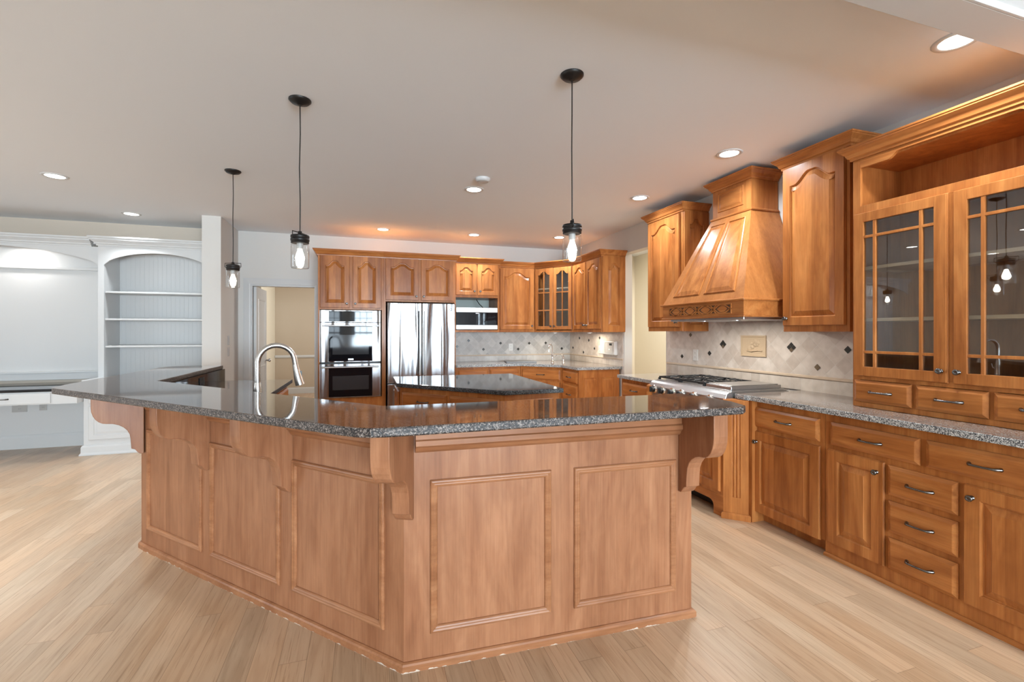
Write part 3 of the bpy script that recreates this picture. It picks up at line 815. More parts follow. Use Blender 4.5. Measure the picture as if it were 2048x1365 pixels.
# ------------------------------------------------------------------ back wall: tall units
YT = 6.43
c = thing('oven_tower', 'cherry tall cabinet with two arched doors built around the double oven', 'cabinet', (-.525, YT, 0), 0, 'cherry tall units on the back wall')
b = MB().box(0, .022, 0, .66, 0, 2.38).box(.788, .81, 0, .66, 0, 2.38).box(.022, .788, 0, .66, 1.668, 2.38).box(.022, .788, 0, .66, 0, .52).box(.022, .788, .62, .66, .52, 1.668)
b.obj('carcass', WV, c, bevel=.002)
door(c, .03, .379, 1.695, 2.362, .065, 'R', 1.745); door(c, .425, .772, 1.695, 2.362, .065, 'L', 1.745)
crown(c, [(0, .66), (0, 0), (.81, 0)], 2.362)
c = thing('fridge_surround', 'cherry cabinet with two arched doors over the refrigerator', 'cabinet', (.285, YT, 0), 0, 'cherry tall units on the back wall')
b = MB().box(.0, .03, 0, .66, 0, 1.79).box(.955, .975, 0, .66, 0, 1.79).box(0, .975, 0, .66, 1.785, 2.38)
b.obj('carcass', WV, c, bevel=.002)
door(c, .033, .461, 1.810, 2.362, .055, 'R', 1.86); door(c, .498, .937, 1.810, 2.362, .055, 'L', 1.86)
crown(c, [(0.0, 0), (.975, 0), (.975, .085)], 2.362)

# double oven
c = thing('double_oven', 'stainless steel double wall oven with black glass doors', 'oven', (-.503, YT, .527), 0)
MB().box(.01, .743, .0, .55, .0, 1.13).obj('body', BLACKP, c)
MB().box(0, .753, -.03, -.001, .975, 1.133).obj('control_panel', STEELW, c, bevel=.004)
MB().box(.11, .645, -.033, -.0305, .985, 1.12).obj('control_glass', BGLASS, c)
def oven_door(z0, z1):
    b = MB().box(0, .753, -.04, -.001, z0, z1)
    d = b.obj('oven_door', STEELW, c, bevel=.005)
    MB().box(.11, .645, -.044, -.0402, z0 + .012, z1 - .045).obj('door_glass', BGLASS, d)
    MB().box(.155, .60, -.0455, -.0441, z0 + .10, z1 - .16).obj('window', plain('oven_window', (.035, .035, .038), .06, 0, spec=.25), d)
    b = MB().tube([(.03, -.085, z1 - .042), (.723, -.085, z1 - .042)], .011, 12)
    for x in (.045, .708): b.box(x - .01, x + .01, -.085, -.04, z1 - .053, z1 - .031)
    b.obj('handle', STEEL, d)
    return d
oven_door(.0, .440)
od = oven_door(.458, .972)
MB().box(.345, .41, -.0462, -.0442, .485, .505).obj('badge', plain('badge_silver', (.7, .7, .7), .3, .6), od)

# refrigerator
c = thing('refrigerator', 'stainless steel french door refrigerator under two arched cherry doors', 'refrigerator', (.331, YT - .035, 0), 0)
MB().box(.005, .90, .04, .62, .02, 1.765).obj('body', plain('fridge_grey', (.2, .2, .21), .4, .5), c)
for x0, x1, hx in ((0, .4515, .422), (.4565, .905, .486)):
    d = MB().box(x0, x1, -.035, .038, .695, 1.768).obj('door', STEELW, c, bevel=.008)
    b = MB().tube([(hx, -.085, .80), (hx, -.085, 1.66)], .012, 12)
    for z in (.83, 1.63): b.tube([(hx, -.085, z), (hx, -.034, z)], .009, 8)
    b.obj('handle', STEEL, d)
    if x0 > 0:
        MB().lathe([(.018, -.0355), (.018, -.038), (.015, -.039)], (.845, 0, 1.685), 24, 'y').obj('badge', plain('badge_dark', (.12, .12, .13), .3, .6), d)
        MB().lathe([(.008, -.039), (.008, -.040)], (.845, 0, 1.685), 16, 'y').obj('badge_centre', CHROME, d)
d = MB().box(0, .905, -.035, .038, .06, .682).obj('freezer_drawer', STEELW, c, bevel=.008)
b = MB().tube([(.08, -.085, .61), (.825, -.085, .61)], .012, 12)
for x in (.11, .795): b.tube([(x, -.085, .61), (x, -.034, .61)], .009, 8)
b.obj('handle', STEEL, d)
MB().box(.02, .885, -.0, .04, .0, .055).obj('toe_grille', BLACKP, c)

# microwave cabinet
YM = 6.58
c = thing('microwave_cabinet', 'cherry wall cabinet with two small arched doors above the microwave', 'cabinet', (1.265, YM, 0), 0, GU)
MW = .675
b = MB().box(0, MW, 0, .515, 1.875, 2.385).box(0, .02, 0, .515, 1.375, 1.875).box(MW - .025, MW, 0, .515, 1.375, 1.875).box(.02, MW - .025, 0, .515, 1.375, 1.405)
b.obj('carcass', WV, c, bevel=.002)
MB().box(.02, MW - .025, .50, .515, 1.405, 1.875).obj('back_panel', paint('pale_green_panel', (.42, .46, .43), .6), c)
door(c, .028, .323, 1.915, 2.36, .05, 'R', 1.965, .05); door(c, .350, .648, 1.915, 2.36, .05, 'L', 1.965, .05)
crown(c, [(0, 0), (MW, 0), (MW, .105)], 2.365)
c = thing('microwave', 'stainless and black microwave in the open shelf beside the refrigerator', 'microwave', (1.292, YM, 1.406), 0)
MB().box(0, .615, -.002, .42, .008, .325).obj('body', BLACKP, c)
MB().box(0, .615, -.022, -.003, .255, .325).obj('top_trim', STEEL, c, bevel=.003)
MB().box(0, .615, -.022, -.003, .008, .072).obj('bottom_trim', STEEL, c, bevel=.003)
MB().box(0, .46, -.022, -.003, .073, .254).obj('door_glass', BGLASS, c)
MB().box(.462, .615, -.022, -.003, .073, .254).obj('control_panel', BGLASS, c)
MB().box(.285, .335, -.0235, -.0222, .235, .247).obj('badge', plain('badge_white', (.7, .7, .7), .4), c)
tag(MB().tube([(1.665, YM + .30, 1.868), (1.70, YM + .26, 1.80), (1.745, YM + .2, 1.742)], .006, 6).obj('power_cord', BLACKP), 'black power cord hanging behind the microwave', 'cord')

# corner wall cabinets
YC = 6.75
c = thing('wall_cabinet', 'cherry wall cabinet with one wide arched door right of the microwave', 'cabinet', (1.965, YC, 0), 0, GU)
MB().box(0, .595, 0, .345, 1.375, 2.375).obj('carcass', WV, c, bevel=.002)
door(c, .035, .57, 1.42, 2.345, .07, 'R', 1.47)
crown(c, [(0, 0), (.595, 0)], 2.363)
CX0, CY0, CX1, CY1 = 2.562, 6.75, 2.97, 6.235
Ld = math.hypot(CX1 - CX0, CY1 - CY0); rd = math.atan2(CY1 - CY0, CX1 - CX0)
c = thing('corner_cabinet', 'cherry corner wall cabinet with two arched glass doors', 'cabinet', (CX0, CY0, 0), rd)
def loc(x, y):
    v = Matrix.Rotation(-rd, 2) @ Vector((x - CX0, y - CY0)); return (v.x, v.y)
foot = [(0, 0), (Ld, 0), loc(3.319, CY1), loc(3.319, 7.09), loc(CX0, 7.09)]
inn = offset(foot, .02)
b = MB()
for za, zb_ in ((1.375, 1.40), (2.355, 2.375)): b.slab(foot, za, zb_)
for i in range(1, 5):
    j = (i + 1) % 5
    b.slab([foot[i], foot[j], inn[j], inn[i]], 1.40, 2.355)
b.box(0, .03, 0, .02, 1.4, 2.355); b.box(Ld - .03, Ld, 0, .02, 1.4, 2.355)
b.obj('carcass', WV, c)
for zz in (1.70, 2.03): MB().slab(offset(foot, .024), zz, zz + .018).obj('shelf', WI, c)
glass_door(c, .02, Ld / 2 - .008, 1.415, 2.345, 'R', .05, .05, .05, (.5,), (.29, .56)); glass_door(c, Ld / 2 + .008, Ld - .02, 1.415, 2.345, 'L', .05, .05, .05, (.5,), (.29, .56))
crown(c, [(0, 0), (Ld, 0)], 2.363)
c = thing('wall_cabinet', 'cherry wall cabinet with two narrow arched doors and a panelled side beside the passage', 'cabinet', (2.97, 6.232, 0), RW, GU)
WL = .85
MB().box(0, WL, 0, .348, 1.375, 2.375).obj('carcass', WV, c, bevel=.002)
door(c, .03, .425, 1.42, 2.345, .055, 'R', 1.47, .05); door(c, .445, .83, 1.42, 2.345, .055, 'L', 1.47, .05)
b = MB(); raised_panel(b, frame_parts(b, -.165, .17, 1.377, 2.362, .082, .055))
sp = b.obj('side_panel', WV, c); sp.location = (WL, .17, 0); sp.rotation_euler = (0, 0, R(90))
crown(c, [(0, 0), (WL, 0), (WL, .348)], 2.363)

# back base cabinets, counter
c = thing('base_cabinet', 'cherry base cabinet with two top drawers right of the refrigerator', 'cabinet', (1.265, 6.45, 0), 0, 'cherry base cabinets in the far corner')
MB().box(0, .955, 0, .64, .09, .878).box(0, .955, .07, .63, 0, .09).obj('carcass', WV, c, bevel=.002)
drawer(c, .03, .465, .69, .84, False); drawer(c, .495, .93, .69, .84, False)
door(c, .03, .465, .12, .66, 0, 'R', .6); door(c, .495, .93, .12, .66, 0, 'L', .6)
SX0, SY0, SX1, SY1 = 2.225, 6.45, 2.70, 6.02
Ls = math.hypot(SX1 - SX0, SY1 - SY0); rs = math.atan2(SY1 - SY0, SX1 - SX0)
c = thing('sink_cabinet', 'cherry angled corner base cabinet with a wide drawer front under the small sink', 'cabinet', (SX0, SY0, 0), rs, 'cherry base cabinets in the far corner')
def ls_(x, y):
    v = Matrix.Rotation(-rs, 2) @ Vector((x - SX0, y - SY0)); return (v.x, v.y)
ft = [(0, 0), (Ls, 0), ls_(3.31, SY1), ls_(3.31, 7.08), ls_(SX0, 7.08)]
MB().slab(ft, .0, .878).obj('carcass', WV, c)
drawer(c, .03, Ls - .03, .69, .84); door(c, .03, Ls / 2 - .006, .11, .66, 0, 'R', .6); door(c, Ls / 2 + .006, Ls - .03, .11, .66, 0, 'L', .6)
c = thing('base_cabinet', 'cherry base cabinet with side drawers and a two panel end facing the room', 'cabinet', (2.70, 6.015, 0), RW, 'cherry base cabinets in the far corner')
MB().box(0, .52, 0, .60, 0, .878).obj('carcass', WV, c, bevel=.002)
for z0_, z1_ in ((.69, .84), (.40, .66), (.11, .37)): drawer(c, .03, .49, z0_, z1_)
for x0_, x1_ in ((.075, .265), (.33, .52)):
    def rr(d, h): return [(.5205 + h, x0_ + d, .14 + d), (.5205 + h, x1_ - d, .14 + d), (.5205 + h, x1_ - d, .775 - d), (.5205 + h, x0_ + d, .775 - d)]
    MB().loops([rr(0, 0), rr(.004, .005), rr(.01, .001), rr(.016, .001), rr(.04, .006)], False, True).obj('end_panel', WV, c)
worktop('granite_worktop', 'pale granite corner worktop with a small sink tap along the back wall',
        [(1.262, 6.415), (2.215, 6.415), (2.665, 6.0), (2.665, 5.47), (XR, 5.47), (XR, YB - .001), (1.262, YB - .001)], .878, .914, G_LIGHT, G_LIGHT_E, .003)
c = thing('tile_backsplash', 'grey diamond tile backsplash on the back wall below the microwave', 'backsplash', (1.262, YB, 0), 0)
LB = XR - 1.262 - .001
MB().box(0, LB, -.010, -.0005, 1.02, 1.374).obj('diamond_tiles', TILE_G, c)
MB().box(0, LB, -.010, -.0005, .915, 1.0).obj('bottom_tiles', TILE_GS, c)
MB().prism([(0, 1.0), (-.012, 1.0), (-.018, 1.005), (-.018, 1.015), (-.012, 1.02), (0, 1.02)], 0, LB, lambda p, h: (h, p[0], p[1])).obj('stone_rail', RAIL, c)
for x, z in ((1.592, 1.243), (1.41, 1.153), (2.111, 1.199), (1.83, 1.104), (2.406, 1.102), (2.595, 1.195), (2.883, 1.198), (3.17, 1.104)): accent(c, x - 1.262, z, .024)
c = thing('tile_backsplash', 'pale diamond tile backsplash beside the white wall panel in the far corner', 'backsplash', (XR, YB - .011, 0), RW)
LB = YB - .011 - 5.44
MB().box(0, LB, -.010, -.0005, 1.02, 1.374).obj('diamond_tiles', TILE_D, c)
MB().box(0, LB, -.010, -.0005, .915, 1.0).obj('bottom_tiles', TILE_S, c)
MB().prism([(0, 1.0), (-.012, 1.0), (-.018, 1.005), (-.018, 1.015), (-.012, 1.02), (0, 1.02)], 0, LB, lambda p, h: (h, p[0], p[1])).obj('stone_rail', RAIL, c)
for x, z in ((.12, 1.12), (.36, 1.28), (.50, 1.06), (.68, 1.25), (.86, 1.13), (1.02, 1.29)): accent(c, x, z, .023)
# plates and the wall panel
def plate(label, locn, rz, kind='outlet', mt=None, w=.036, h=.058, nm='outlet'):
    c = thing(nm, label, 'outlet' if kind == 'outlet' else 'switch', locn, rz)
    MB().box(-w, w, -.006, 0, -h, h).obj('plate', mt or WHITEP, c, bevel=.002)
    if kind == 'outlet':
        for z in (-.021, .021):
            s_ = MB().lathe([(.016, -.006), (.016, -.0075)], (0, 0, z), 16, 'y').obj('socket', mt or WHITEP, c)
            MB().box(-.007, -.005, -.0082, -.007, z - .003, z + .006).box(.005, .007, -.0082, -.007, z - .003, z + .006).obj('slot', BLACKP, s_)
    else:
        MB().box(-.016, .016, -.009, -.006, -.032, .032).obj('rocker', mt or WHITEP, c, bevel=.002)
    return c
plate('white outlet in the grey tile on the back wall', (2.282, YB - .0105, 1.135), 0)
plate('white outlet in the tile left of the carved plaque', (XR - .0105, 4.02, 1.135), RW)
plate('white outlet beside the white wall panel in the far corner', (XR - .0105, 6.06, 1.12), RW)
plate('lower pale switch plate on the beige wall stub by the doorway', (-1.575, 6.62, 1.13), R(90), 'switch', GREYP, nm='switch')
plate('upper pale switch plate on the beige wall stub by the doorway', (-1.575, 6.62, 1.27), R(90), 'switch', GREYP, nm='switch')
c = thing('wall_speaker', 'small white and grey panel high on the wall stub behind the left pendant', 'speaker', (-1.575, 6.57, 2.06), R(90))
MB().box(-.07, .07, -.012, 0, -.13, .13).obj('frame', WHITEP, c, bevel=.003); MB().box(-.05, .05, -.015, -.012, -.11, .11).obj('grille', GREYP, c)
c = thing('intercom_panel', 'white wall panel with a small dark display on the far corner tile', 'control panel', (XR - .0105, 5.77, 1.155), RW)
MB().box(-.2, .2, -.05, 0, -.095, .095).obj('case', WHITEP, c, bevel=.01)
MB().box(.06, .13, -.052, -.05, .035, .065).obj('display', BLACKP, c); MB().lathe([(.006, -.05), (.006, -.053)], (.06, 0, -.02), 10, 'y').obj('status_light', LED, c)
MB().sweep([(-.06, -.07), (-.06, .075), (.16, .075), (.16, -.07)], [(0, -.05), (.003, -.052), (.006, -.05)], XZ, closed=True).obj('door_seam', GREYP, c)
# small tap, dispenser, board
c = thing('bar_faucet', 'small chrome gooseneck tap at the far corner sink', 'faucet', (2.74, 6.47, .914), R(-45))
MB().lathe([(.026, 0), (.026, .012), (.016, .02), (.014, .10), (.018, .115), (.018, .13)], n=20).obj('base', CHROME, c)
MB().tube([(0, 0, .12)] + [(-.0 , -.07 + .07 * math.cos(t), .21 + .07 * math.sin(t)) for t in [i * PI / 8 for i in range(0, 9)]] + [(0, -.14, .17)], .009, 10).obj('spout', CHROME, c)
MB().tube([(.014, 0, .08), (.05, 0, .095), (.07, 0, .12)], .006, 8).obj('lever', CHROME, c)
c = thing('soap_dispenser', 'short chrome dispenser beside the small corner tap', 'dispenser', (2.86, 6.34, .914), R(-45))
MB().lathe([(.02, 0), (.02, .01), (.012, .016), (.012, .08), (.016, .085), (.016, .10)], n=16).obj('body', CHROME, c)
MB().tube([(0, 0, .095), (0, -.01, .12), (0, -.05, .125), (0, -.07, .11)], .007, 8).obj('spout', CHROME, c)
c = MB().box(-.23, .23, -.16, .16, 0, .018).obj('cutting_board', plain('grey_slate_board', (.16, .15, .14), .35), None, bevel=.004)
c.location = (2.33, 6.76, .914); c.rotation_euler = (0, 0, R(-12)); tag(c, 'grey flat board lying on the back worktop left of the small tap', 'cutting board')

# ------------------------------------------------------------------ middle island
c = thing('island_cabinet', 'cherry island cabinet with drawers on its angled front, behind the bar', 'cabinet', (.94, 4.2, 0), 0)
isl = [(.302, 4.302), (1.066, 3.473), (1.577, 3.485), (1.589, 4.931), (.312, 4.95)]
ib = [(x - .94, y - 4.2) for x, y in offset(isl, .035)]
MB().slab(ib, 0, .878).obj('carcass', WV, c)
def face_holder(p, q):
    r_ = math.atan2(q[1] - p[1], q[0] - p[0]); return p, r_, math.hypot(q[0] - p[0], q[1] - p[1])
def put(o, p, r_):
    v = Matrix.Rotation(r_, 2) @ Vector((o.location.x, o.location.y)); o.location = (p[0] + v.x, p[1] + v.y, o.location.z); o.rotation_euler = (0, 0, r_)
p, r_, L = face_holder(ib[0], ib[1])
for k_, (u0, u1) in enumerate(((.03, L / 2 - .02), (L / 2 + .01, L - .05))):
    put(drawer(c, u0, u1, .69, .835, k_ == 0), p, r_); put(door(c, u0, u1, .12, .66, 0, 'RL'[k_], .6), p, r_)
p, r_, L = face_holder(ib[1], ib[2])
put(drawer(c, .06, L - .05, .69, .835, False), p, r_); put(door(c, .06, L - .05, .12, .66, 0, None), p, r_)
p, r_, L = face_holder(ib[2], ib[3])
for k_ in range(3): put(door(c, .04 + k_ * L / 3, L / 3 * (k_ + 1) - .02, .12, .83, 0, 'R', .76), p, r_)
p, r_, L = face_holder(ib[4], ib[0])
put(door(c, .04, L - .04, .12, .83, 0, None), p, r_)
worktop('island_worktop', 'glossy black granite worktop on the middle island', isl, .878, .914, G_ISL, G_ISL_E, .006)

# ------------------------------------------------------------------ raised bar
A, B, D = (-1.285, 3.497), (.165, 1.925), (1.52, 1.872)
ZB0, ZB1 = 1.027, 1.060
c = thing('bar_cabinet', 'angled cherry breakfast bar base with framed panels and scrolled corbels in the foreground', 'bar counter', (.165, 1.925, 0), 0)
body = [A, B, D, (1.52, 1.965), (.12, 2.03), (-1.255, 3.575), (-1.255, 5.0), (-1.40, 5.0), (-1.40, 3.56)]
# left arm outer face runs straight back from the corner
body[-1] = (-1.335, 3.56); body[-2] = (-1.36, 5.0)
lb = lambda p: (p[0] - .165, p[1] - 1.925)
MB().slab([lb(p) for p in body], 0, ZB0).obj('body', BV, c)
MB().sweep([lb((-1.36, 5.0)), lb((-1.335, 3.56)), lb(A), lb(B), lb(D), lb((1.52, 1.965))], [(0, 0), (.016, 0), (.016, .026), (.012, .033), (.005, .037), (0, .037)], XY).obj('shoe_moulding', BC, c)
PM = [(0, 0), (0, .006), (.004, .011), (.010, .0125), (.016, .010), (.020, .0105), (.026, .008), (.030, .004), (.031, 0)]
def bar_face(P, Q):
    L = math.hypot(Q[0] - P[0], Q[1] - P[1]); return math.atan2(Q[1] - P[1], Q[0] - P[0]), L
for P, Q, pans in ((A, B, ((.018, .645), (.730, 1.343), (1.437, 2.034))), (B, D, ((.105, .633), (.742, 1.267)))):
    r_, L = bar_face(P, Q)
    for u0, u1 in pans:
        w, h = (u1 - u0) / 2, .3145
        o = MB().sweep([(-w, -h), (-w, h), (w, h), (w, -h)], [(a, -hh) for a, hh in PM], XZ, closed=True).obj('panel_moulding', BH, c)
        v = Matrix.Rotation(r_, 2) @ Vector(((u0 + u1) / 2, 0)); q = lb(P)
        o.location = (q[0] + v.x, q[1] + v.y, .4515); o.rotation_euler = (0, 0, r_)
FR = [(0, .884), (.012, .884), (.020, .893), (.026, .905), (.038, .915), (.038, .935), (.030, .94), (.030, 1.0265), (0, 1.0265)]
def frieze(P, Q, u0, u1):
    r_, L = bar_face(P, Q)
    o = MB().sweep([(u0, 0), (u1, 0)], FR, XY).obj('frieze_moulding', BH, c); q = lb(P); o.location = (q[0], q[1], 0); o.rotation_euler = (0, 0, r_)
frieze(A, B, .03, .655); frieze(A, B, .735, 1.365); frieze(A, B, 1.445, 2.07); frieze(B, D, .045, 1.30)
def corbel(P, ang, depth=.24, w=.072, label=None):
    """profile in (out, z): S curve from the tip under the top down to the foot on the body"""
    zt, zb_ = 1.0265, .612
    pr = [(0, zb_), (.02, zb_), (.032, zb_ + .012), (.044, zb_ + .03)]
    pr += [(.062, zb_ + .038), (.066, zb_ + .10)]
    for i in range(1, 13):
        t = i / 12
        # two opposed quarter arcs
        if t <= .5:
            a = t * 2 * PI / 2; pr.append((.066 + (depth * .45) * (1 - math.cos(a)), zb_ + .10 + .105 * math.sin(a)))
        else:
            a = (t - .5) * 2 * PI / 2; pr.append((.066 + depth * .45 + (depth - .066 - depth * .45) * math.sin(a), zb_ + .205 + .105 * (1 - math.cos(a))))
    pr += [(depth, zt - .0), (0, zt)]
    o = MB().prism(pr, -w / 2, w / 2, lambda p, h: (p[0], h, p[1])).obj('corbel', BV, c, label, bevel=.003)
    q = lb(P); o.location = (q[0], q[1], 0); o.rotation_euler = (0, 0, ang)
    return o
r_, L = bar_face(A, B)
nA = r_ - PI / 2
for u in (.69, 1.405):
    v = Vector(A) + Matrix.Rotation(r_, 2) @ Vector((u, 0)); corbel((v.x, v.y), nA, .26)
r2, L2 = bar_face(B, D)
corbel((B[0] + .01, B[1] + .02), (nA + r2 - PI / 2) / 2, .27)
v = Vector(B) + Matrix.Rotation(r2, 2) @ Vector((1.318, 0)); corbel((v.x, v.y), r2 - PI / 2, .25)
corbel((-1.31, 3.53), (nA - PI) / 2 - .12 if False else R(-160), .25)
v = (-1.345, 4.4); corbel(v, R(180), .25)
bt = [(-1.645, 3.267), (-.06, 1.642), (-.02, 1.606), (.03, 1.581), (.08, 1.573), (1.528, 1.558), (1.568, 1.587), (1.60, 1.70), (1.59, 1.86), (1.555, 2.005), (1.35, 2.0), (.097, 2.05), (-1.249, 3.561), (-1.24, 5.03), (-1.44, 5.06), (-1.62, 5.04), (-1.675, 4.99), (-1.70, 4.88), (-1.69, 3.55), (-1.675, 3.33)]
worktop('bar_worktop', 'glossy dark brown granite bar top with a rough speckled edge, in the foreground', bt, ZB0, ZB1, G_DARK, G_DARK_E, .006)
# lower sink counter on the kitchen side, with its upright granite splash
low = [(-1.250, 5.03), (-1.250, 3.575), (.125, 2.032), (1.50, 1.968), (1.53, 2.66), (.36, 2.70), (-.645, 3.82), (-.636, 4.985)]
lw = worktop('sink_worktop', 'dark glossy granite worktop behind the raised bar holding the sink faucet', low, .878, .914, G_DARK, G_ISL_E, .004)
sp_ = [(-1.250, 5.03), (-1.250, 3.575), (.125, 2.032), (1.50, 1.968), (1.5, 1.992), (.135, 2.056), (-1.226, 3.584), (-1.226, 5.03)]
o = MB().slab(sp_, .9145, ZB0 - .0005).obj('splash', G_ISL, lw)
c = thing('sink_cabinet', 'cherry base cabinets on the kitchen side under the dark sink worktop', 'cabinet', (-.3, 3.4, 0), 0)
lc = [(-1.245, 4.97), (-1.245, 3.585), (.13, 2.045), (1.48, 1.98), (1.49, 2.62), (.345, 2.665), (-.685, 3.80), (-.685, 4.96)]
lp = [(x + .3, y - 3.4) for x, y in lc]
MB().slab(lp, 0, .878).obj('carcass', WV, c)
for i0, i1, n_ in ((4, 5, 2), (5, 6, 3), (6, 7, 2)):
    p, r_, L = face_holder(lp[i0], lp[i1])
    for k_ in range(n_):
        u0, u1 = .03 + k_ * L / n_, (k_ + 1) * L / n_ - .03
        put(drawer(c, u0, u1, .69, .84), p, r_); put(door(c, u0, u1, .11, .66, 0, 'RL'[k_ % 2], .6), p, r_)
p, r_, L = face_holder(lp[7], lp[0])
put(door(c, .04, L - .04, .11, .84, 0, None), p, r_)
plate('dark outlet on the granite splash of the raised bar', (-1.2255, 4.35, .972), R(90), 'outlet', BLACKP, .058, .034)
# faucet
c = thing('sink_faucet', 'brushed nickel gooseneck pull-down faucet behind the raised bar', 'faucet', (-.585, 3.10, .914), R(10))
MB().lathe([(.03, 0), (.03, .006), (.0265, .012), (.025, .09), (.022, .13), (.0165, .16)], n=24).obj('base', NICKEL, c)
arc = [(0, 0, .15), (0, 0, .27)] + [(.1 - .1 * math.cos(t), 0, .28 + .1 * math.sin(t)) for t in [i * PI / 12 for i in range(0, 12)]]
arc.append((.207, 0, .24))
MB().tube(arc, .0155, 14).obj('spout', NICKEL, c)
MB().tube([(.203, 0, .262), (.212, 0, .215), (.222, 0, .165), (.23, 0, .135)], .02, 16, [.0165, .0195, .0245, .0265]).obj('spray_head', NICKEL, c)
MB().box(-.004, .004, -.006, .006, -.02, .02).obj('button', BLACKP, c).location = (.236, 0, .20)
MB().tube([(0, .02, .07), (0, .045, .075), (-.01, .07, .12)], .006, 8).obj('lever', NICKEL, c)

# ------------------------------------------------------------------ built-in media wall on the left
c = thing('built_in_bookcase', 'white built-in bookcase with an arched top and three shelves beside the wall stub', 'bookcase', (-2.94, 6.70, 0), 0)
Wb = 1.165; Db = .395
b = MB().box(0, .058, 0, Db, .84, 2.42).box(Wb - .03, Wb, 0, Db, .84, 2.42).box(.058, Wb - .03, 0.03, Db, 2.39, 2.42).box(.058, Wb - .03, Db - .014, Db, .84, 2.39)
b.obj('case', WHITE, c)
b = MB()
for i in range(22):
    x = .075 + i * .048; b.box(x, x + .003, Db - .0165, Db - .0142, .84, 2.39)
b.obj('beadboard', WHITE, c)
n = 20; b = MB()
xa_, xb_ = .058, Wb - .03
for i in range(n):
    t0, t1 = i / n, (i + 1) / n
    f_ = lambda t: 2.17 + .16 * math.sqrt(max(0, 1 - (2 * t - 1) ** 2)) ** 1.3
    b.prism([(xa_ + (xb_ - xa_) * t0, f_(t0)), (xa_ + (xb_ - xa_) * t1, f_(t1)), (xa_ + (xb_ - xa_) * t1, 2.42), (xa_ + (xb_ - xa_) * t0, 2.42)], 0, .022, XZ)
b.obj('arched_rail', WHITE, c)
for z in (1.862, 1.538, 1.214): MB().box(.059, Wb - .031, .02, Db - .018, z - .022, z).obj('shelf', WHITE, c, bevel=.003)
CW = [(0, 0), (.012, 0), (.014, .014), (.026, .02), (.03, .035), (.055, .06), (.062, .064), (.062, .08), (.074, .088), (.074, .105), (0, .105)]
crown(c, [(0, Db), (0, 0), (Wb, 0)], 2.392, 1, WHITE, CW)
c = thing('built_in_cabinet', 'white built-in base cabinet with stacked drawers under the bookcase', 'cabinet', (-2.94, 6.40, 0), 0)
MB().box(0, 1.165, 0, .69, .0, .80).box(-.01, 1.165, -.02, .69, .80, .84).obj('carcass', WHITE, c, bevel=.003)
MB().sweep([(0, .55), (0, 0), (1.165, 0)], [(0, 0), (.03, 0), (.03, .012), (.018, .03), (.018, .09), (.008, .11), (0, .11)], XY).obj('plinth_moulding', WHITE, c)
for x0_, x1_ in ((.05, .56), (.60, 1.11)):
    for z0_, z1_ in ((.58, .77), (.17, .545)):
        d = MB()
        def rc_(dd, yy): return [(x0_ + dd, yy, z0_ + dd), (x1_ - dd, yy, z0_ + dd), (x1_ - dd, yy, z1_ - dd), (x0_ + dd, yy, z1_ - dd)]
        d.loops([rc_(0, -.001), rc_(0, -.016), rc_(.004, -.019), rc_(.05, -.019), rc_(.055, -.012), rc_(.062, -.012), rc_(.085, -.018)], True, True)
        dd = d.obj('drawer', WHITE, c); hw('handle', dd, ((x0_ + x1_) / 2, -.018, (z0_ + z1_) / 2))
c = thing('media_niche', 'white panelled media niche with an arched valance above the dark desk', 'built-in', (-5.15, 6.76, 0), 0)
Wn = 2.205
b = MB().box(0, Wn, .30, .335, .80, 2.44); b.box(0, Wn, 0.03, .30, 2.42, 2.44)
b.obj('back_panel', WHITE, c)
b = MB()
for i in range(24):
    t0, t1 = i / 24, (i + 1) / 24
    f_ = lambda t: 2.165 + .195 * math.sqrt(max(0, 1 - (2 * t - 1) ** 2)) ** 1.4
    b.prism([(Wn * t0, f_(t0)), (Wn * t1, f_(t1)), (Wn * t1, 2.386), (Wn * t0, 2.386)], 0, .022, XZ)
b.obj('arched_valance', WHITE, c)
MB().box(0, Wn, .27, .30, 2.13, 2.165).obj('ledge', WHITE, c, bevel=.005)
MB().box(0, Wn, .27, .30, .80, .90).box(0, Wn, .255, .30, .88, .905).obj('bottom_rail', WHITE, c, bevel=.004)
crown(c, [(0, 0), (Wn - .078, 0)], 2.385, 1, WHITE, CW)
MB().box(0, Wn - .078, .001, .03, 2.387, 2.49).obj('frieze', WHITE, c)
area('niche_light', (-3.75, 6.90, 2.40), (R(-10), 0, 0), .1, .1, 3.6, (1, .98, .95), 'DISK')
area('niche_light', (-4.5, 6.90, 2.40), (R(-10), 0, 0), .1, .1, 3.6, (1, .98, .95), 'DISK')
c = thing('built_in_desk', 'white built-in desk with a dark edged top and slim drawer at left', 'desk', (-5.15, 6.27, 0), 0)
MB().box(0, 2.205, 0, .79, .735, .765).obj('desktop', plain('dark_polished_stone', (.01, .01, .012), .05), c, bevel=.006)
MB().box(0, 2.205, .015, .05, .60, .735).box(2.15, 2.205, .05, .75, .6, .735).obj('apron', WHITE, c)
d = MB().box(.25, 1.98, .0, .0148, .612, .722).obj('drawer', WHITE, c, bevel=.003); hw('handle', d, (1.57, .0, .668))
MB().box(0, 2.205, .725, .76, 0, .735).obj('back_panel', WHITE, c)
MB().sweep([(0, .725), (2.205, .725)], [(0, 0), (.02, 0), (.02, .13), (.01, .16), (0, .16)], XY).obj('skirting', WHITE, c)
plate('wide grey outlet plate below the white desk at left', (-3.82, 6.9945, .49), 0, 'outlet', GREYP, .07, .058)
plate('narrow grey outlet with dark sockets below the white desk', (-3.60, 6.9945, .50), 0, 'outlet', GREYP)

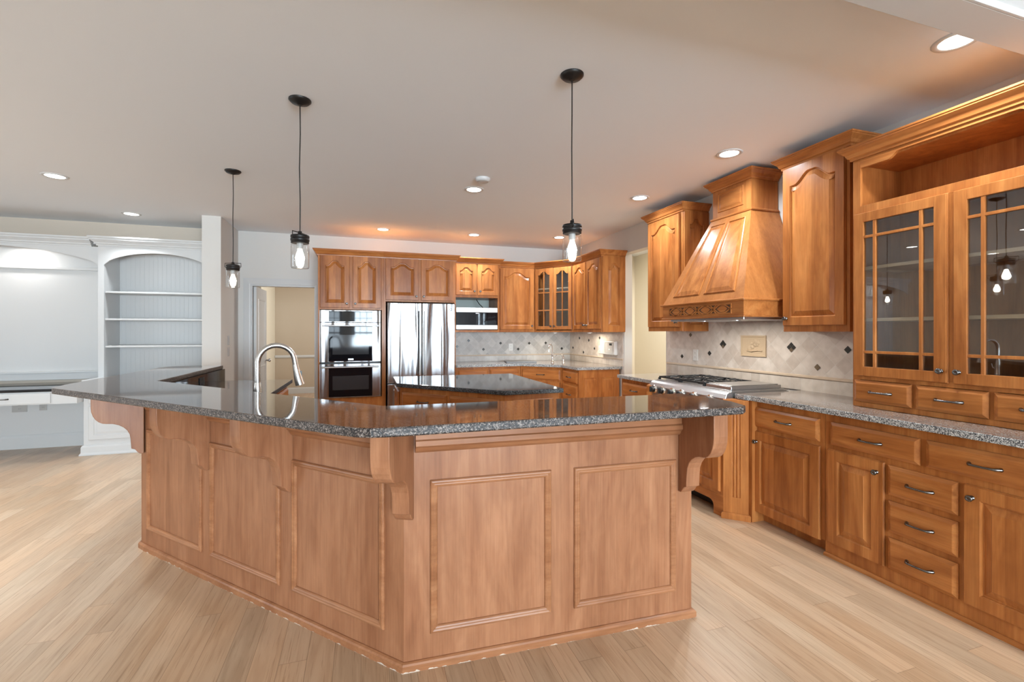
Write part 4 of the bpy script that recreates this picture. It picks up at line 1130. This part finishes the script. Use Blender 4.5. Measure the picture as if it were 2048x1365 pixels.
# ------------------------------------------------------------------ pendants
def pendant(label, x, y, rz, tilt=0.0):
    c = thing('pendant_lamp', label, 'pendant lamp', (x, y, CZ), rz, 'mason jar pendants over the bar')
    MB().lathe([(.062, 0), (.062, -.006), (.05, -.018), (.02, -.026), (.012, -.03)], n=32).obj('canopy', BLACKM, c)
    MB().tube([(0, 0, -.028), (.003, 0, -.2), (-.002, .002, -.4), (.002, 0, -.6), (0, 0, -.79)], .0032, 8).obj('cord', BLACKM, c)
    b = MB().lathe([(.010, -.775), (.012, -.79), (.03, -.795), (.051, -.80), (.052, -.812), (.049, -.814), (.049, -.818), (.052, -.82), (.052, -.832), (.049, -.834), (.05, -.845), (.046, -.847)], n=32)
    cap = b.obj('jar_lid', BLACKM, c)
    MB().tube([(-.052, 0, -.822), (-.066, 0, -.815), (-.066, 0, -.785), (0, 0, -.783), (.066, 0, -.785), (.066, 0, -.815), (.052, 0, -.822)], .003, 8).obj('bail_wire', BLACKM, cap)
    MB().lathe([(.018, -.847), (.018, -.875), (.014, -.88)], n=16).obj('socket', GREYP, c)
    bl_ = MB().lathe([(.011, -.88), (.014, -.892), (.022, -.915), (.026, -.933), (.022, -.95), (.010, -.959), (.001, -.96)], n=20).obj('bulb', BULB, c)
    MB().lathe([(.044, -.847), (.049, -.856), (.050, -.87), (.050, -.985), (.047, -.993), (.001, -.995)], n=40, cap=False).obj('glass_jar', JAR, c)
    return c
pendant('black pendant lamp with a clear jar shade, over the right end of the bar', 1.068, 2.254, R(70))
pendant('black pendant lamp with a clear jar shade, middle one of the three', -.342, 2.992, R(60))
pendant('black pendant lamp with a clear jar shade, smallest and farthest at left', -1.033, 4.483, R(-15))

# ------------------------------------------------------------------ recessed lights, detector
spots = [(-2.55, 3.75, 'added unseen recessed ceiling light over the open floor left of the bar'),  # first four lamps are added out of view to brighten the left floor
         (-2.55, 2.35, 'added unseen recessed ceiling light left of the camera over the open floor'),
         (-4.6, 5.1, 'added unseen recessed ceiling light in front of the white desk'),
         (-4.6, 3.0, 'added unseen recessed ceiling light at the far left of the open floor'),
         (2.66, 1.43, 'round recessed ceiling light by the header beam, above the hutch'),
         (2.68, 2.87, 'round recessed ceiling light in front of the hood chimney'),
         (2.70, 4.10, 'round recessed ceiling light in front of the wall cabinet left of the hood'),
         (1.03, 4.35, 'round recessed ceiling light next to the smoke detector'),
         (.278, 6.41, 'round recessed ceiling light above the double oven tower'),
         (1.51, 6.38, 'round recessed ceiling light above the microwave cabinet'),
         (2.72, 6.17, 'round recessed ceiling light behind the right pendant jar'),
         (-2.548, 5.107, 'leftmost recessed ceiling light in view, over the open floor by the bar'),
         (-2.524, 6.472, 'round recessed ceiling light just in front of the white bookcase')]
for x, y, lab in spots:
    c = thing('recessed_light', lab, 'ceiling light', (x, y, CZ), 0, 'recessed ceiling lights')
    MB().lathe([(.094, 0), (.094, -.003), (.086, -.007), (.070, -.006), (.066, -.0005)], n=40, cap=False).obj('trim_ring', WHITE, c)
    MB().lathe([(.067, -.001), (.067, -.004), (.001, -.0045)], n=32).obj('lens', LAMP, c)
    area('recessed_lamp', (x, y, CZ - .012), (0, 0, 0), .13, .13, 15 if x > -2 else (15 if y < 4 else 6), (.85, .935, 1), 'DISK', 150 if x > -2 else 95)
c = thing('smoke_detector', 'white round smoke detector on the ceiling', 'smoke detector', (1.031, 4.02, CZ), 0)
MB().lathe([(.068, 0), (.068, -.012), (.058, -.026), (.03, -.032), (.001, -.033)], n=32).obj('body', WHITE, c)
MB().lathe([(.045, -.0305), (.047, -.033), (.05, -.0295)], n=32, cap=False).obj('vent_ring', GREYP, c)
# under-cabinet puck lights in the corner
for x, y, lab in ((2.85, 6.62, 'small puck light under the glass corner cabinet'), (3.12, 6.0, 'small puck light under the two door wall cabinet by the passage')):
    c = thing('puck_light', lab, 'cabinet light', (x, y, 1.3745), 0)
    MB().lathe([(.035, 0), (.035, -.012), (.028, -.015)], n=24).obj('housing', WHITE, c); MB().lathe([(.027, -.0152), (.001, -.0155)], n=24).obj('lens', LAMP, c)
    area('puck_lamp', (x, y, 1.355), (0, 0, 0), .05, .05, 2.4, (1, .9, .72), 'DISK')
